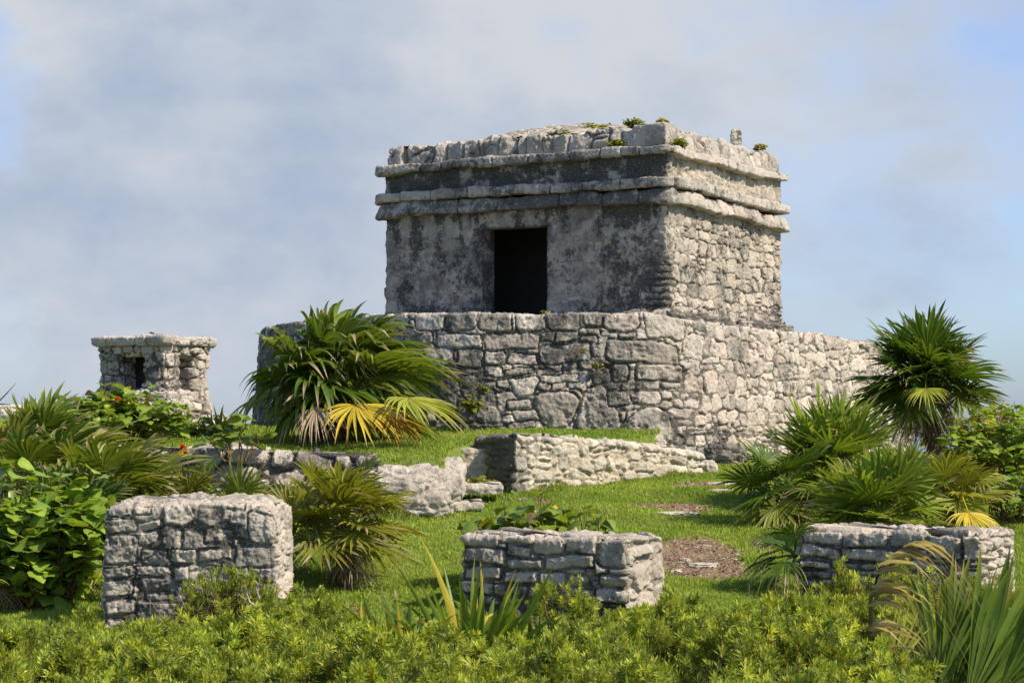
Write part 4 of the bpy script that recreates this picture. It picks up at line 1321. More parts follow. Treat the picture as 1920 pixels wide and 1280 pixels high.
def bush(name, label, cat, base, rx, ry, h, nstem, per, size, seed, cols=(G_MID, G_BRIGHT), group=None, width=1.0, flowers=(), up_bias=.4, curl=.25, stemc=BRN * 1.5, z=None, twig=.006, low=.25, wind=(0, 0), yellow=.05):
    rng = np.random.default_rng(seed)
    x0, y0 = base
    b = np.array([x0, y0, gz(x0, y0) if z is None else z])
    o = thing(name, b, label, cat, group)
    st, lv = Bag(), Bag()
    PP, DD, SS = [], [], []
    for k in range(nstem):
        a = rng.uniform(0, 6.283); rr = math.sqrt(rng.random())
        hh = h * rng.uniform(.5, 1.0) * (1 - .4 * rr ** 2)
        tip = b + [rx * rr * math.cos(a) + wind[0] * hh, ry * rr * math.sin(a), hh]
        root = b + [rx * rr * .35 * math.cos(a), ry * rr * .35 * math.sin(a), -.03]
        tt = np.linspace(0, 1, 7)[:, None]
        ctrl = root * .5 + tip * .5 + np.array([rng.normal(0, .1) * rx, rng.normal(0, .1) * ry, h * .12])
        pts = (1 - tt) ** 2 * root + 2 * tt * (1 - tt) * ctrl + tt ** 2 * tip
        pts[1:-1] += rng.normal(0, .018, (5, 3))
        tube(st, pts, np.linspace(twig * 1.6, twig * .5, 7), stemc * rng.uniform(.6, 1.3), 4)
        for m in range(per):
            f = low + (1 - low) * rng.random() ** .6
            j = min(5, int(f * 6)); w = f * 6 - j
            p = pts[j] * (1 - w) + pts[j + 1] * w
            aa = rng.uniform(0, 6.283)
            d = np.array([math.cos(aa), math.sin(aa), rng.uniform(-.5, .7) * up_bias * 2])
            PP.append(p + d * size * .25); DD.append(d); SS.append(size * rng.uniform(.55, 1.25))
    PP, DD = np.array(PP), np.array(DD)
    up = unit(np.array([0, 0, 1.]) + rng.normal(0, .35, PP.shape))
    leaves(lv, PP, DD, up, SS, rng, cols, width, curl, yellow=yellow)
    st.build('stems', M['bark'], o)
    lv.build('foliage', M['leaf'], o)
    for (px, py, Y, c) in flowers:
        fl = Bag()
        fc = P(px, py, Y)
        for q in range(9):
            dd = unit(rng.normal(0, 1, 3) + [0, -.6, .5])
            pp = fc + dd * .018
            n_ = unit(np.cross(dd, rng.normal(0, 1, 3)))
            ring = [pp + .016 * (math.cos(t_) * n_ + math.sin(t_) * np.cross(dd, n_)) + dd * .01 for t_ in np.arange(6) * 1.047]
            fl.add([pp - dd * .012] + ring, None, [[0, 1 + i_, 1 + (i_ + 1) % 6] for i_ in range(6)], np.array(c) * rng.uniform(.7, 1.2))
        fl.build('flower', M['petal'], o)
    return o


RED, ORG = (.75, .05, .01), (.75, .16, .015)
bush('broadleaf_bush', 'bush of large round pale-green leaves left of the tallest stone block', 'bush', (X(85, 16.9), 16.9), .62, .45, 1.32, 66, 15, .135, 401, cols=(G_MID * 1.4, G_BRIGHT * 1.45), width=1.35, group='broad-leaved bushes', up_bias=.5, yellow=0, low=.06)
bush('broadleaf_bush', 'leafy bush with an orange blossom in front of the shrine steps', 'bush', (X(225, 23.7), 23.7), .85, .4, .74, 62, 12, .135, 402, cols=(G_MID * 1.2, G_BRIGHT * 1.3), group='broad-leaved bushes', flowers=[(222, 748, 23.4, ORG)])
bush('broadleaf_bush', 'leafy bush on the skyline between the upright palm and the shrine', 'bush', (X(140, 23.3), 23.3), .6, .4, .70, 46, 11, .13, 403, cols=(G_MID * 1.1, G_BRIGHT * 1.2), group='broad-leaved bushes')
bush('flowering_bush', 'straggly bush with a cluster of red-orange blossoms below the shrine', 'bush', (X(330, 20.6), 20.6), .5, .3, 1.0, 16, 7, .15, 404, cols=(G_MID, G_BRIGHT * 1.1), group='broad-leaved bushes', flowers=[(342, 838, 20.4, RED), (346, 846, 20.4, RED), (338, 850, 20.35, ORG)])
bush('flowering_bush', 'straggly bush with yellow blossoms above the left end of the tallest block', 'bush', (X(235, 19.4), 19.4), .45, .3, .95, 14, 6, .14, 405, cols=(G_MID, G_BRIGHT), group='broad-leaved bushes', flowers=[(256, 896, 19.2, (.75, .4, .01)), (266, 905, 19.2, (.75, .4, .01)), (205, 872, 19.2, ORG)])
bush('broadleaf_bush', 'leafy bush on the left bank between the upright palm and the terrace wall', 'bush', (X(235, 21.4), 21.4), .6, .35, .95, 44, 9, .11, 431, cols=(G_MID, G_BRIGHT * 1.1), group='broad-leaved bushes', low=.1)
bush('broadleaf_bush', 'tangled leafy bush at the far left edge among the palms', 'bush', (X(25, 19.0), 19.0), .45, .35, 1.1, 40, 10, .10, 432, cols=(G_MID * .9, G_BRIGHT), group='broad-leaved bushes', low=.1)
bush('broadleaf_bush', 'low leafy bush at the foot of the shrine, beside the pale strap leaves', 'bush', (X(345, 24.9), 24.9), .5, .3, .34, 34, 9, .08, 433, cols=(G_MID, G_BRIGHT * 1.2), group='broad-leaved bushes', low=.05)
bush('broadleaf_bush', 'sparse drooping broad-leaved sprig on the terrace edge left of the big palm', 'bush', (X(445, 22.4), 22.4), .4, .25, .50, 10, 6, .15, 406, cols=(G_MID, G_BRIGHT), group='broad-leaved bushes', z=1.2)
bush('broadleaf_bush', 'bright leafy bush at the right edge beyond the palms', 'bush', (X(1880, 25), 25), .75, .6, 1.08, 70, 11, .12, 407, cols=(G_MID * 1.3, G_BRIGHT * 1.4), group='broad-leaved bushes')
bush('broadleaf_bush', 'yellow-green leafy bush behind the tall palm trunk, on the right skyline', 'bush', (X(1840, 28), 28), 1.0, .6, 1.1, 55, 10, .12, 408, cols=(YG * .5, YG * .9), group='broad-leaved bushes')
bush('broadleaf_bush', 'low leafy bush at the right edge above the long low block', 'bush', (X(1895, 22), 22), .5, .5, .6, 34, 9, .11, 409, cols=(G_MID * 1.2, G_BRIGHT * 1.3), group='broad-leaved bushes')
bush('leafy_plant', 'heart-leaved green plant behind the low masonry block', 'plant', (X(985, 18.0), 18.0), .52, .22, .92, 34, 9, .13, 410, cols=(G_MID, G_BRIGHT * 1.1), width=1.15, curl=.5, up_bias=.2)
bush('leafy_plant', 'trailing heart-leaved plant over the back of the low masonry block', 'plant', (X(1105, 17.9), 17.9), .3, .2, .78, 18, 8, .12, 411, cols=(G_MID, G_BRIGHT), width=1.1, curl=.5, up_bias=.2)
bush('leafy_plant', 'dark broad-leaved weed at the left of the strap-leaf clumps', 'plant', (X(640, 14.6), 14.6), .18, .15, .35, 10, 6, .10, 412, cols=(G_DARK, G_MID))
bush('wall_weed', 'largest leafy weed sprouting from the platform wall beside the big palm', 'weed', (X(880, 27.1), 27.02), .14, .05, .22, 10, 6, .085, 413, cols=(G_MID, G_BRIGHT), z=1.74, group='weeds growing from the stonework')
bush('wall_weed', 'small bushy weed on the platform wall right of the largest leafy weed', 'weed', (X(905, 27.1), 27.02), .09, .05, .12, 10, 7, .04, 414, cols=(G_MID, G_BRIGHT), z=1.98, group='weeds growing from the stonework')
bush('wall_weed', 'tiny bright weed in a joint of the platform wall under the doorway', 'weed', (X(1119, 27.1), 27.05), .05, .04, .07, 8, 6, .03, 415, cols=(G_BRIGHT, YG), z=2.31, group='weeds growing from the stonework')
bush('wall_weed', 'tiny weed high in the platform wall just under its top course', 'weed', (X(1092, 27.1), 27.05), .05, .04, .05, 6, 5, .03, 416, cols=(G_BRIGHT, YG), z=2.52, group='weeds growing from the stonework')
bush('wall_weed', 'bright low weed in the corner of the steps left of the low cream wall', 'weed', (X(893, 23.6), 23.5), .26, .14, .26, 46, 9, .05, 417, cols=(G_BRIGHT, YG), group='weeds growing from the stonework')
bush('wall_weed', 'tiny green weed on the platform rim below the doorway', 'weed', (X(1022, 27.6), 27.6), .06, .04, .05, 8, 5, .03, 418, cols=(G_BRIGHT, YG), z=3.02, group='weeds growing from the stonework')


def on_roof(px, py, Y, label, r, h, seed, cols=(G_BRIGHT * .8, YG * .9)):
    p = P(px, py, Y)
    bush('roof_weed', label, 'weed', (p[0], p[1]), r, r * .7, h * 1.35, 40, 9, .045, seed, cols=cols, z=p[2], group='weeds growing on the temple roof', twig=.003)


on_roof(1158, 277, 30.45, 'bright green weed tuft on the temple cornice left of the corner block', .15, .10, 421)
on_roof(1275, 274, 30.2, 'green weed tuft on the temple cornice just right of the corner block', .11, .08, 422)
on_roof(1050, 260, 31.2, 'green weed tuft on the parapet left of the loose parapet block', .10, .09, 423)
on_roof(1115, 243, 31.7, 'widest yellow-green weed mat on the temple roof', .22, .06, 424, (YG * .7, YG))
on_roof(1188, 238, 31.4, 'green weed tuft on the roof behind the corner block', .16, .10, 425)
on_roof(1242, 234, 30.6, 'thin grassy weed tuft on top of the corner block', .08, .07, 426, (YG * .8, TAN))
on_roof(1425, 280, 33.3, 'dry weed tuft at the foot of the upright roof stone', .09, .06, 427, (TAN, YG))


# strap-leaved clumps ----------------------------------------------------------
def straps(name, label, base, n, L, wid, seed, cols, az=(0, 360), el=(50, 88), droop=.3, group='strap-leaved clumps', z=None, brown=.1, spread=.05, parent=None, mat='palm', tipc=TAN):
    rng = np.random.default_rng(seed)
    b = np.array([base[0], base[1], gz(*base) if z is None else z])
    o = thing(name, b, label, 'plant', group) if parent is None else parent
    bag = Bag()
    t = np.linspace(0, 1, 9)
    for i in range(n):
        a, e = R_(rng.uniform(*az)), R_(rng.uniform(*el))
        l = L * rng.uniform(.6, 1.1)
        d = np.array([math.cos(a) * math.cos(e), math.sin(a) * math.cos(e), math.sin(e)])
        s = unit(np.cross(d, [0, 1, .2]) + rng.normal(0, .45, 3)); s = unit(s - d * (s @ d))
        nn = np.cross(s, d)
        ctr = b + [rng.normal(0, spread), rng.normal(0, spread), -.02] + np.outer(t * l, d)
        ctr[:, 2] -= droop * l * t ** 2.5 * rng.uniform(.1, 1.6)
        ctr += np.outer(t ** 2 * l * rng.normal(0, .1), s)
        w = wid * rng.uniform(.7, 1.2) * np.minimum(1, .35 + t * 2.2) * np.maximum(1 - t ** 2.2, .015)
        V_ = np.stack([ctr + s * w[:, None] + nn * (w * .35)[:, None], ctr, ctr - s * w[:, None] + nn * (w * .35)[:, None]], 1)
        c = cols[0] + (cols[1] - cols[0]) * rng.random()
        C = np.repeat(np.broadcast_to(c, (9, 3)).copy()[:, None], 3, 1)
        if rng.random() < brown * 3:
            k = np.clip((t - rng.uniform(.5, .9)) / .12, 0, 1)[:, None, None]
            C = C * (1 - k) + (tipc if rng.random() < .6 else YEL) * k
        if rng.random() < brown:
            C = C * .3 + YEL * .7
        bag.add(V_.reshape(-1, 3), grid_quads(9, 3), None, C.reshape(-1, 3))
    bag.build('leaves', M[mat], o)
    return o


straps('strap_leaf_clump', 'tallest bright strap-leaved clump in front of the low masonry block', (X(890, 13.4), 13.4), 80, .98, .027, 501, (G_MID, G_BRIGHT * 1.1), el=(36, 86), droop=.3, brown=.05)
straps('strap_leaf_clump', 'strap-leaved clump with browned tips left of the tallest clump', (X(765, 13.3), 13.3), 64, .88, .028, 502, (G_MID, G_BRIGHT), el=(32, 86), droop=.45, brown=.07)
straps('strap_leaf_clump', 'low dark strap-leaved clump right of the tallest clump, against the low block', (X(1000, 13.7), 13.7), 22, .70, .025, 503, (G_DARK, G_MID), el=(35, 80), droop=.4)
straps('strap_leaf_clump', 'small yellow-streaked strap clump at the left among the hedge', (X(688, 13.3), 13.3), 14, .60, .022, 504, (YG * .5, YG * .9), el=(45, 88), droop=.25, brown=.3)
straps('strap_leaf_clump', 'pale strap-leaved clump beside the right foot of the shrine', (X(408, 25.2), 25.2), 26, .58, .028, 505, (G_BRIGHT, YG * .9), el=(40, 88), droop=.2)
straps('strap_leaf_clump', 'upright strap leaves on the skyline left of the shrine', (X(112, 23.0), 23.0), 14, .75, .03, 506, (G_MID, G_BRIGHT), el=(55, 88), droop=.1)

# the big foreground palm on the right: stiff upright straps, and one dying frond
fb = np.array([X(1800, 11.6), 11.6, -.12])
fp = thing('foreground_palm', fb, 'large close fan palm with stiff dark straps and one dying frond, lower right corner', 'palm', 'fan palms around the ruins')
rng_f = np.random.default_rng(600)
cb = Bag()
for (px, py, Y, aa, ee, R0, sp, ns, c) in ((1712, 1330, 11.5, 90, 80, .66, 50, 12, G_BRIGHT * .8), (1755, 1320, 11.5, 40, 78, .90, 40, 11, G_MID), (1775, 1330, 11.7, 28, 68, 1.0, 44, 12, G_MID * .9), (1810, 1330, 11.3, 20, 58, 1.05, 46, 12, G_MID),
                                    (1850, 1330, 11.8, 15, 52, 1.0, 46, 12, G_BRIGHT * .7), (1870, 1300, 11.2, 350, 38, .85, 70, 13, G_MID), (1780, 1330, 12.0, 70, 76, .95, 45, 11, G_BRIGHT * .7), (1890, 1300, 11.9, 200, 50, .5, 150, 18, G_DARK), (1740, 1290, 11.9, 170, 45, .45, 130, 16, G_DARK),
                                    (1835, 1320, 11.6, 30, 62, .95, 42, 11, G_DARK * 1.2), (1900, 1270, 11.5, 10, 40, .8, 70, 12, G_MID)):
    a, e = R_(aa), R_(ee)
    d = np.array([math.cos(a) * math.cos(e), math.sin(a) * math.cos(e), math.sin(e)])
    # the fan's face is turned half towards the path
    u2 = unit(np.cross(d, np.cross([.25, -1, .25], d)))
    frond(cb, P(px, py, Y), d, u2, R0, rng_f, ns, sp, .45, .05, .10, (0, 0, 0), c, YEL * .8, .12, .45, .05, 1.6, .2)
cb.build('crown', M['palm'], fp)
df = Bag()
frond(df, P(1660, 1290, 11.35), [.20, .2, 1], [.4, -1, 0], .50, rng_f, 12, 50, .6, .0, .0, (0, 0, 0), YG * .75, YEL, .1, .2, .02, 1.0, .1)
df.build('yellow_frond', M['palm'], fp)
ds = Bag()
spine = [P(1640, 1290, 11.3), P(1632, 1200, 11.3), P(1633, 1120, 11.3), P(1650, 1065, 11.3), P(1690, 1035, 11.3), P(1715, 1020, 11.3)]
tube(ds, spine, [.014, .013, .012, .010, .006, .002], np.array([.16, .12, .02]), 5)
for k in range(46):
    f = rng_f.uniform(0, 4.7); j = int(f)
    p = np.asarray(spine[j]) * (1 - (f - j)) + np.asarray(spine[j + 1]) * (f - j)
    L = rng_f.uniform(.25, .55)
    tt = np.linspace(0, 1, 9)
    a = rng_f.normal(0, .35)
    pts = p + np.stack([tt * L * math.cos(a), tt * L * math.sin(a) - .05 * tt, .22 * L * np.sin(tt * 2.2) - L * 1.0 * tt ** 2.2], 1)
    pts[:, :] += rng_f.normal(0, .004, pts.shape)
    w = .026 * np.maximum(np.sin(np.clip(tt * 1.2 + .25, 0, 1) * math.pi) ** .5, .1) * (1 - .75 * tt)
    s = unit(np.cross(np.gradient(pts, axis=0), [.2, .3, 1.]))
    up_ = np.array([0, 0, 1.]) * w[:, None] * .6
    Vq = np.stack([pts + s * w[:, None] + up_, pts, pts - s * w[:, None] + up_], 1)
    ds.add(Vq.reshape(-1, 3), grid_quads(9, 3), None, np.array((.52, .43, .31)) * rng_f.uniform(.6, 1.25))
ds.build('dead_frond', M['palm'], fp)

# bare twigs on the skyline
for nm, pts_, lb in (('bare_twig', [(-10, 730, 24), (12, 752, 24), (2, 780, 24)], 'bare forked twig against the sky at the far left edge'), ('bare_twig', [(1885, 800, 27), (1908, 785, 27), (1895, 770, 27)], 'bare bent twig against the sky at the right edge')):
    tw = Bag()
    r_ = np.random.default_rng(len(lb))
    if 'far left' in lb:
        A = [P(-40, 790, 24), P(-10, 760, 24), P(12, 738, 24), P(30, 718, 24)]; Bq = [P(-40, 775, 24), P(0, 757, 24), P(18, 758, 24), P(22, 772, 24)]
    else:
        A = [P(1925, 830, 27), P(1918, 805, 27), P(1908, 785, 27), P(1902, 772, 27)]; Bq = [P(1925, 800, 27), P(1912, 795, 27), P(1900, 797, 27), P(1892, 800, 27)]
    tube(tw, A, [.012, .01, .007, .002], BRN * .8, 5); tube(tw, Bq, [.01, .008, .005, .002], BRN * .8, 5)
    tag(tw.build(nm, M['bark']), lb, 'twig', 'bare twigs')

# ------------------------------------------------------------------ bay cedar shrubs
def rosettes(bag, pos, up, scale, rng, c0, c1, nl=17, leaf_tone=None):
    n = len(pos)
    k = rng.integers(0, 2 ** 31)
    a = (np.arange(nl) * 2.39996)[None] + rng.uniform(0, 6.283, (n, 1))
    e = np.linspace(.15, 1.25, nl)[None] + rng.normal(0, .16, (n, nl))
    loc = np.stack([np.cos(a) * np.cos(e), np.sin(a) * np.cos(e), np.sin(e)], -1)
    U_ = unit(up)
    Xr = unit(np.cross(U_, np.array([.3, .8, .1]))); Yr = np.cross(U_, Xr)
    d = loc[..., :1] * Xr[:, None] + loc[..., 1:2] * Yr[:, None] + loc[..., 2:] * U_[:, None]
    side = unit(np.cross(d, U_[:, None] + .01))
    L = (scale[:, None] * rng.uniform(.75, 1.2, (n, nl)))[..., None]
    base = pos[:, None] - U_[:, None] * (scale[:, None, None] * .5 * (1.3 - np.linspace(0, 1, nl))[None, :, None])
    w = L * .11
    mid = base + d * L * .62
    V_ = np.stack([base, mid + side * w, base + d * L, mid - side * w], 2)
    i = np.arange(n * nl * 4).reshape(-1, 4)
    f = np.clip(rng.normal(.5, .3, (n, 1)) + rng.normal(0, .12, (n, nl)), 0, 1)[..., None]
    c = c0 * (1 - f) + c1 * f
    if leaf_tone is not None:
        c = c * leaf_tone[:, None, None]
    bag.add(V_.reshape(-1, 3), i, None, np.repeat(c.reshape(-1, 3), 4, 0))


H0, H1 = np.array((.13, .185, .02)), np.array((.46, .48, .055))


def hedge_top(x, y):
    """Height of the low bay cedar growth along the bottom of the view."""
    back = np.interp(x, [-4, -2.6, -1.9, -1.3, -1.0, -.75, .05, .3, .8, 1.4, 2.0, 2.4, 2.9, 4], [.18, .20, .26, .36, .28, .00, .00, .22, .25, .26, .34, .36, .30, .2])
    edge = np.interp(x, [-4, -2.6, -2.2, -1.4, 2.2, 2.6, 4], [13.0, 13.1, 13.3, 13.8, 14.2, 14.2, 13.8])
    front = .34 - .02 * (y - 10)
    z = np.where(y > 11.5, front + (back - front) * smooth(y, 11.3, 13.2), front)
    p = np.stack([x, y, 0 * x], -1)
    z = z - .45 * smooth(x, 1.95, 2.2) * smooth(12.9 - y, 0, .5)       # the close palm stands in a gap
    z = z + .10 * noise3(p * 2.3, 71) + .10 * noise3(p * 4.6, 72) + .04 * noise3(p * 9.5, 74)
    return z, edge


def scatter_hedge(name, n, xr, yr, seed, sc=.043, cols=(H0, H1)):
    rng = np.random.default_rng(seed)
    nc = n // 12
    cx, cy = rng.uniform(*xr, nc), rng.uniform(*yr, nc)
    ch = rng.normal(0, .055, nc)
    own = np.repeat(np.arange(nc), 12)
    ox, oy = rng.normal(0, .040, n // 12 * 12), rng.normal(0, .040, n // 12 * 12)
    x, y = cx[own] + ox, cy[own] + oy
    hh = ch[own] - (ox ** 2 + oy ** 2) * 14 + rng.normal(0, .018, len(x))
    # a sparse lower layer inside the growth
    lx, ly = rng.uniform(*xr, n // 3), rng.uniform(*yr, n // 3)
    x, y = np.concatenate([x, lx]), np.concatenate([y, ly])
    hh = np.concatenate([hh, -.10 - .16 * rng.random(n // 3)])
    k = np.abs(x) < .262 * y + .35
    x, y, hh = x[k], y[k], hh[k]
    z, edge = hedge_top(x, y)
    p = np.stack([x, y, 0 * x], -1)
    open_ = fbm(p, 3.2, 3, .5, 73)
    fall = smooth(y, edge - .25, edge + .05)
    keep = (y < edge + .05 * rng.random(len(x))) & (open_ + rng.normal(0, .11, len(x)) > -.24)
    z = z - fall * .30 + hh
    x, y, z = x[keep], y[keep], z[keep]
    eps = .04
    zx = (hedge_top(x + eps, y)[0] - hedge_top(x - eps, y)[0]) / (2 * eps)
    zy = (hedge_top(x, y + eps)[0] - hedge_top(x, y - eps)[0]) / (2 * eps)
    up = unit(np.stack([-zx * .6, -zy * .6 - .15, np.ones(len(x))], -1)) + rng.normal(0, .28, (len(x), 3))
    b = Bag()
    pos = np.stack([x, y, z], -1)
    tone = np.clip(1 + .25 * fbm(pos, 1.5, 3, .5, 88) + .55 * noise3(pos * 7, 89), .45, 1.6)
    rosettes(b, pos, up, sc * rng.uniform(.75, 1.35, len(x)), rng, cols[0], cols[1], 17, tone)
    m = rng.random(len(x)) < .12
    for q in np.where(m)[0]:
        g0 = np.array([x[q] + rng.normal(0, .08), y[q] + rng.normal(0, .08), -.2])
        top = pos[q] - [0, 0, .01]
        midp = (g0 + top) / 2 + rng.normal(0, .03, 3)
        tube(b, [midp, (midp + top) / 2 + rng.normal(0, .012, 3), top], [.005, .004, .002], BRN * rng.uniform(.5, 1.2), 3)
    o = b.build(name, M['hedge'], None, False)
    return o


hedge = scatter_hedge('shrubbery', 46000, (-4.2, 4.2), (9.4, 14.3), 701)
tag(hedge, 'knee-high mass of fine-leaved yellow-green bay cedar along the bottom', 'shrubbery', kind='stuff')


def cedar(name, label, c, rx, ry, h, n, seed, cols=(H0, H1), sc=.042, bare=.3, twc=BRN, open_=.0):
    rng = np.random.default_rng(seed)
    b = np.array([c[0], c[1], gz(*c)])
    o = thing(name, b, label, 'shrub', 'bay cedar shrubs')
    fo, tw = Bag(), Bag()
    nb = max(6, n // 14)
    tips = []
    for k in range(nb):
        a = rng.uniform(0, 6.283); rr = math.sqrt(rng.random())
        hh = h * (1 - .55 * rr ** 2) * rng.uniform(.72, 1.05)
        tip = b + [rx * rr * math.cos(a), ry * rr * math.sin(a), hh]
        root = b + [rx * .25 * rr * math.cos(a), ry * .25 * rr * math.sin(a), -.05]
        m1 = root * .55 + tip * .45 + [rng.normal(0, .04), rng.normal(0, .04), h * .05]
        m2 = root * .2 + tip * .8 + rng.normal(0, .02, 3)
        tube(tw, [root, m1, m2, tip], [.009, .006, .004, .002], twc * rng.uniform(.5, 1.4), 4)
        for q in range(3):
            s_ = m1 * (1 - q / 3) + m2 * q / 3
            e_ = s_ + unit(tip - root + rng.normal(0, .5, 3)) * rng.uniform(.08, .2)
            tube(tw, [s_, (s_ + e_) / 2 + rng.normal(0, .01, 3), e_], [.004, .003, .0015], twc * rng.uniform(.5, 1.5), 3)
            tips.append((e_, e_ - s_))
        tips.append((tip, tip - m1))
    T = np.array([t_[0] for t_ in tips]); D = np.array([t_[1] for t_ in tips])
    idx = rng.integers(0, len(T), n)
    pos = T[idx] - unit(D[idx]) * rng.uniform(0, .12, (n, 1)) + rng.normal(0, .018, (n, 3))
    ok = pos[:, 2] > b[2] + h * bare * rng.random(n)
    pos, dd = pos[ok], unit(D[idx][ok])
    up = dd * .6 + [0, -.1, .7] + rng.normal(0, .25, pos.shape)
    rosettes(fo, pos, up, sc * rng.uniform(.7, 1.3, len(pos)), rng, cols[0], cols[1], 15)
    tw.build('twigs', M['bark'], o)
    fo.build('foliage', M['hedge'], o, False)
    return o


cedar('bay_cedar', 'twiggy bay cedar mound with brown bare stems against the tallest block', (X(430, 14.6), 14.6), .52, .35, .66, 900, 711, cols=(H0, H1 * .95), bare=.75)
cedar('bay_cedar', 'bay cedar at the right foot of the tallest block, beside the lawn', (X(590, 14.7), 14.7), .35, .3, .50, 420, 712)
cedar('bay_cedar', 'slim bay cedar branch growing across the front of the low masonry block', (X(1050, 15.0), 15.0), .30, .2, .58, 240, 713, cols=(H0 * 1.1, H1 * 1.1))
cedar('bay_cedar', 'dark open bay cedar at the left of the dying palm frond', (X(1560, 13.4), 13.4), .55, .4, .52, 900, 714, cols=(H0 * .6, H1 * .75), bare=.5)
cedar('bay_cedar', 'bay cedar with yellow tips at the left end of the long low block', (X(1590, 15.6), 15.6), .32, .3, .60, 380, 715, cols=(H0, H1 * 1.15), bare=.7)
cedar('bay_cedar', 'bay cedar in front of the long low block, behind the dying frond', (X(1690, 15.8), 15.8), .38, .3, .62, 420, 716, cols=(H0, H1 * 1.1), bare=.6)
cedar('bay_cedar', 'bay cedar before the right end of the long low block', (X(1850, 15.8), 15.8), .45, .3, .50, 420, 717, cols=(H0, H1), bare=.6)

# a bleached dead branch and dry stems standing in the growth
dbr = Bag()
DB = [P(505, 1170, 14.0), P(492, 1148, 14.05), P(468, 1128, 14.1), P(462, 1112, 14.1), P(470, 1096, 14.1)]
tube(dbr, DB, [.012, .010, .009, .007, .003], np.array((.42, .36, .29)), 6)
tube(dbr, [DB[1], P(486, 1120, 14.1), P(480, 1100, 14.15)], [.008, .006, .002], np.array((.38, .32, .26)), 5)
tube(dbr, [DB[2], P(452, 1118, 14.1), P(446, 1110, 14.1)], [.006, .004, .002], np.array((.34, .29, .23)), 5)
tag(dbr.build('dead_branch', M['bark']), 'bleached bare branch leaning in front of the tallest stone block', 'branch')
ds_rng = np.random.default_rng(15)
for (px, Yd, n_, lb) in ((1462, 14.6, 26, 'dry grass stems standing in the hedge left of the long low stone block'), (345, 14.4, 22, 'dry tangled stems at the lower left of the tallest stone block'), (1030, 13.9, 18, 'dry brown stems by the strap leaves before the low masonry block')):
    dg = Bag()
    for q in range(n_):
        b_ = np.array([X(px, Yd) + ds_rng.normal(0, .12), Yd + ds_rng.normal(0, .06), .0])
        l_ = ds_rng.uniform(.25, .55); a_ = ds_rng.normal(0, .5)
        tt = np.linspace(0, 1, 6)[:, None]
        tube(dg, b_ + tt * np.array([math.sin(a_) * l_, ds_rng.normal(0, .08), math.cos(a_) * l_]) + tt ** 2 * np.array([ds_rng.normal(.04, .06), 0, -.08]), np.linspace(.0035, .0012, 6), TAN * ds_rng.uniform(.5, 1.1), 3)
    tag(dg.build('dry_stems', M['bark']), lb, 'dry stems', 'tufts of dry stems')

fl_rng = np.random.default_rng(5)
for (px, py, Y, lb) in ((546, 1107, 14.2, 'small scarlet flower in the bay cedar right of the tallest block'), (104, 1212, 12.9, 'largest dark red flower head in the hedge at lower left'), (134, 1220, 12.9, 'tiny red flower beside the largest red flower head')):
    fb_ = Bag(); c_ = P(px, py, Y)
    for q in range(16 if px == 104 else 7):
        dd = unit(fl_rng.normal(0, 1, 3)); r_ = .03 if px == 104 else .016
        n_ = unit(np.cross(dd, fl_rng.normal(0, 1, 3))); m_ = np.cross(dd, n_)
        pp = c_ + dd * r_
        fb_.add([pp - dd * r_ * .5, pp + n_ * r_ * .6, pp + dd * r_ * .4, pp - n_ * r_ * .6], [[0, 1, 2, 3]], None, np.array((.6, .03, .015)) * fl_rng.uniform(.6, 1.2))
    tube(fb_, [c_ - [0, 0, .16], c_ - [0, 0, .05], c_], [.003, .003, .003], G_MID, 4)
    tag(fb_.build('red_flower', M['petal'], None, False), lb, 'flower', 'red flowers')

# ------------------------------------------------------------------ lawn
def lawn(seed):
    rng = np.random.default_rng(seed)
    n = 620000
    y = 12.6 + (29.5 - 12.6) * rng.random(n) ** 1.15
    x = rng.uniform(-.275, .275, n) * y
    m = soil_mask(x, y)
    p = np.stack([x, y, 0 * x], -1)
    keep = (rng.random(n) > m * .93)
    # nothing grows under the big stones
    inplat = (y > np.interp(x, [-4.3, -3.86, -2.6, -1.5, -.6, 1.75, 2.3, 2.75, 3.74, 5.7], [31.5, 30.9, 29.1, 27.85, 27.5, 27.4, 27.6, 28.1, 29.9, 32.8]))
    keep &= ~inplat
    x, y, p = x[keep], y[keep], p[keep]
    n = len(x)
    z = ground_z(x, y)
    tuft = fbm(p, 2.2, 4, .6, 91)
    h = (.028 + .026 * smooth(tuft, -.2, .5)) * rng.uniform(.5, 1.4, n)
    w = (.0028 + .00022 * (y - 12)) * rng.uniform(.8, 1.3, n)
    a = rng.uniform(0, 6.283, n)
    ln = rng.uniform(.1, .9, n)
    b = rng.uniform(0, 6.283, n)
    side = np.stack([np.cos(a), np.sin(a), 0 * a], -1) * w[:, None]
    lean = np.stack([np.cos(b) * ln, np.sin(b) * ln, 0 * a], -1) * h[:, None]
    base = np.stack([x, y, z - .004], -1)
    mid = base + lean * .35 + np.array([0, 0, .6]) * h[:, None]
    tip = base + lean + np.array([0, 0, 1.]) * (h * (1 - .25 * ln))[:, None]
    V_ = np.stack([base - side, base + side, mid + side * .8, mid - side * .8, tip], 1)
    i = np.arange(n * 5).reshape(n, 5)
    hue = np.clip(.5 + 1.1 * fbm(p, .9, 4, .6, 92) + rng.normal(0, .22, n), 0, 1)[:, None]
    c = np.array((.20, .31, .03)) * (1 - hue) + np.array((.37, .45, .065)) * hue
    dryp = (rng.random(n) < .05 + .18 * smooth(fbm(p, 1.7, 3, .5, 93), .1, .5))[:, None]
    c = np.where(dryp, np.array((.30, .25, .11)), c) * rng.uniform(.75, 1.2, (n, 1))
    o = build('grass', V_.reshape(-1, 3), [i[:, :4], np.stack([i[:, 3], i[:, 2], i[:, 4]], 1)], M['grass'], None, False, colr=np.repeat(c, 5, 0))
    tag(o, 'short bright green lawn with paler patches between the ruins', 'grass', kind='stuff')


lawn(801)


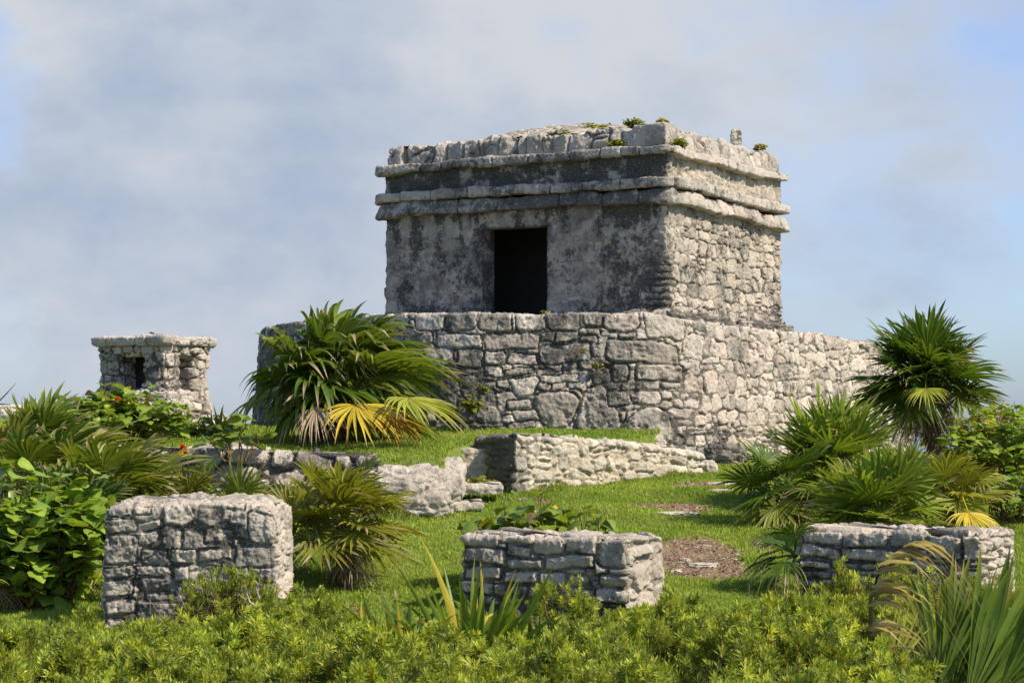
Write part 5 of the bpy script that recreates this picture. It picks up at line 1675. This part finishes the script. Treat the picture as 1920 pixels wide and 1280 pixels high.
def wall_foot_weeds(seed):
    """Rank grass left uncut where the lawn meets the stones."""
    rng = np.random.default_rng(seed)
    lines = [((-1.3, 27.3), (1.6, 26.95), .10, 2600), ((.05, 23.5), (2.35, 25.95), .09, 2400), ((-1.9, 15.5), (-3.1, 15.6), .10, 900), ((.9, 16.2), (1.3, 17.0), .09, 700), ((-.45, 16.85), (.9, 16.2), .10, 900), ((2.5, 27.3), (4.2, 30.0), .12, 1800), ((-4.6, 22.4), (-1.6, 22.3), .14, 2200), ((-1.5, 21.6), (-.6, 21.8), .12, 900), ((2.2, 17.5), (2.4, 17.7), .10, 400)]
    bag = Bag()
    for (a, b, h0, n) in lines:
        t = rng.random(n)
        x = a[0] + (b[0] - a[0]) * t + rng.normal(0, .05, n); y = a[1] + (b[1] - a[1]) * t + rng.normal(0, .05, n)
        z = ground_z(x, y)
        clump = .55 + .9 * np.clip(fbm(np.stack([x, y, z], -1), 2.5, 3, .6, 61), 0, 1) * 1.8
        h = h0 * clump * rng.uniform(.4, 1.3, n)
        an, bn, ln = rng.uniform(0, 6.283, n), rng.uniform(0, 6.283, n), rng.uniform(.1, .8, n)
        sd = np.stack([np.cos(an), np.sin(an), 0 * an], -1) * .0055
        le = np.stack([np.cos(bn) * ln, np.sin(bn) * ln, 0 * an], -1) * h[:, None]
        p0 = np.stack([x, y, z - .01], -1)
        m_ = p0 + le * .35 + np.array([0, 0, .6]) * h[:, None]
        tp = p0 + le + np.array([0, 0, 1.]) * (h * (1 - .3 * ln))[:, None]
        Vg = np.stack([p0 - sd, p0 + sd, m_ + sd * .8, m_ - sd * .8, tp], 1)
        i = np.arange(n * 5).reshape(n, 5)
        f = rng.random((n, 1))
        c = np.array((.14, .21, .025)) * (1 - f) + np.array((.36, .40, .07)) * f
        c = np.where(rng.random((n, 1)) < .12, np.array((.42, .36, .2)), c)
        bag.add(Vg.reshape(-1, 3), i[:, :4], np.stack([i[:, 3], i[:, 2], i[:, 4]], 1), np.repeat(c, 5, 0))
    tag(bag.build('rank_grass', M['grass'], None, False), 'longer ragged grass along the feet of the stone walls', 'grass', kind='stuff')


wall_foot_weeds(821)


def litter(seed):
    """Wood chips, crumbs of stone and dry leaves on the bare earth."""
    rng = np.random.default_rng(seed)
    n = 60000
    y = rng.uniform(16, 25.5, n); x = rng.uniform(-.1, .27, n) * y
    k = rng.random(n) < soil_mask(x, y) * .9
    x, y = x[k], y[k]; n = len(x)
    z = ground_z(x, y)
    a = rng.uniform(0, 6.283, n); l = rng.uniform(.008, .03, n); w = l * rng.uniform(.15, .5, n); t = rng.normal(0, .35, n)
    d = np.stack([np.cos(a), np.sin(a), t], -1); s = np.stack([-np.sin(a), np.cos(a), rng.normal(0, .3, n)], -1)
    c0 = np.stack([x, y, z + rng.uniform(.004, .02, n)], -1)
    V_ = np.stack([c0 - d * l[:, None], c0 + s * w[:, None], c0 + d * l[:, None], c0 - s * w[:, None], c0 + np.array([0, 0, 1]) * w[:, None] * .7], 1)
    i = np.arange(n * 5).reshape(n, 5)
    tri = np.concatenate([np.stack([i[:, q], i[:, (q + 1) % 4], i[:, 4]], 1) for q in range(4)])
    r = rng.random(n)[:, None]
    c = np.where(r < .7, np.array((.25, .135, .085)), np.where(r < .9, np.array((.36, .27, .18)), np.array((.55, .5, .43)))) * rng.uniform(.6, 1.3, (n, 1))
    o = build('wood_chips', V_.reshape(-1, 3), [tri], M['bark'], None, False, colr=np.repeat(c, 5, 0))
    tag(o, 'reddish brown wood chips and stone crumbs on the bare earth', 'wood chips', kind='stuff')


litter(811)
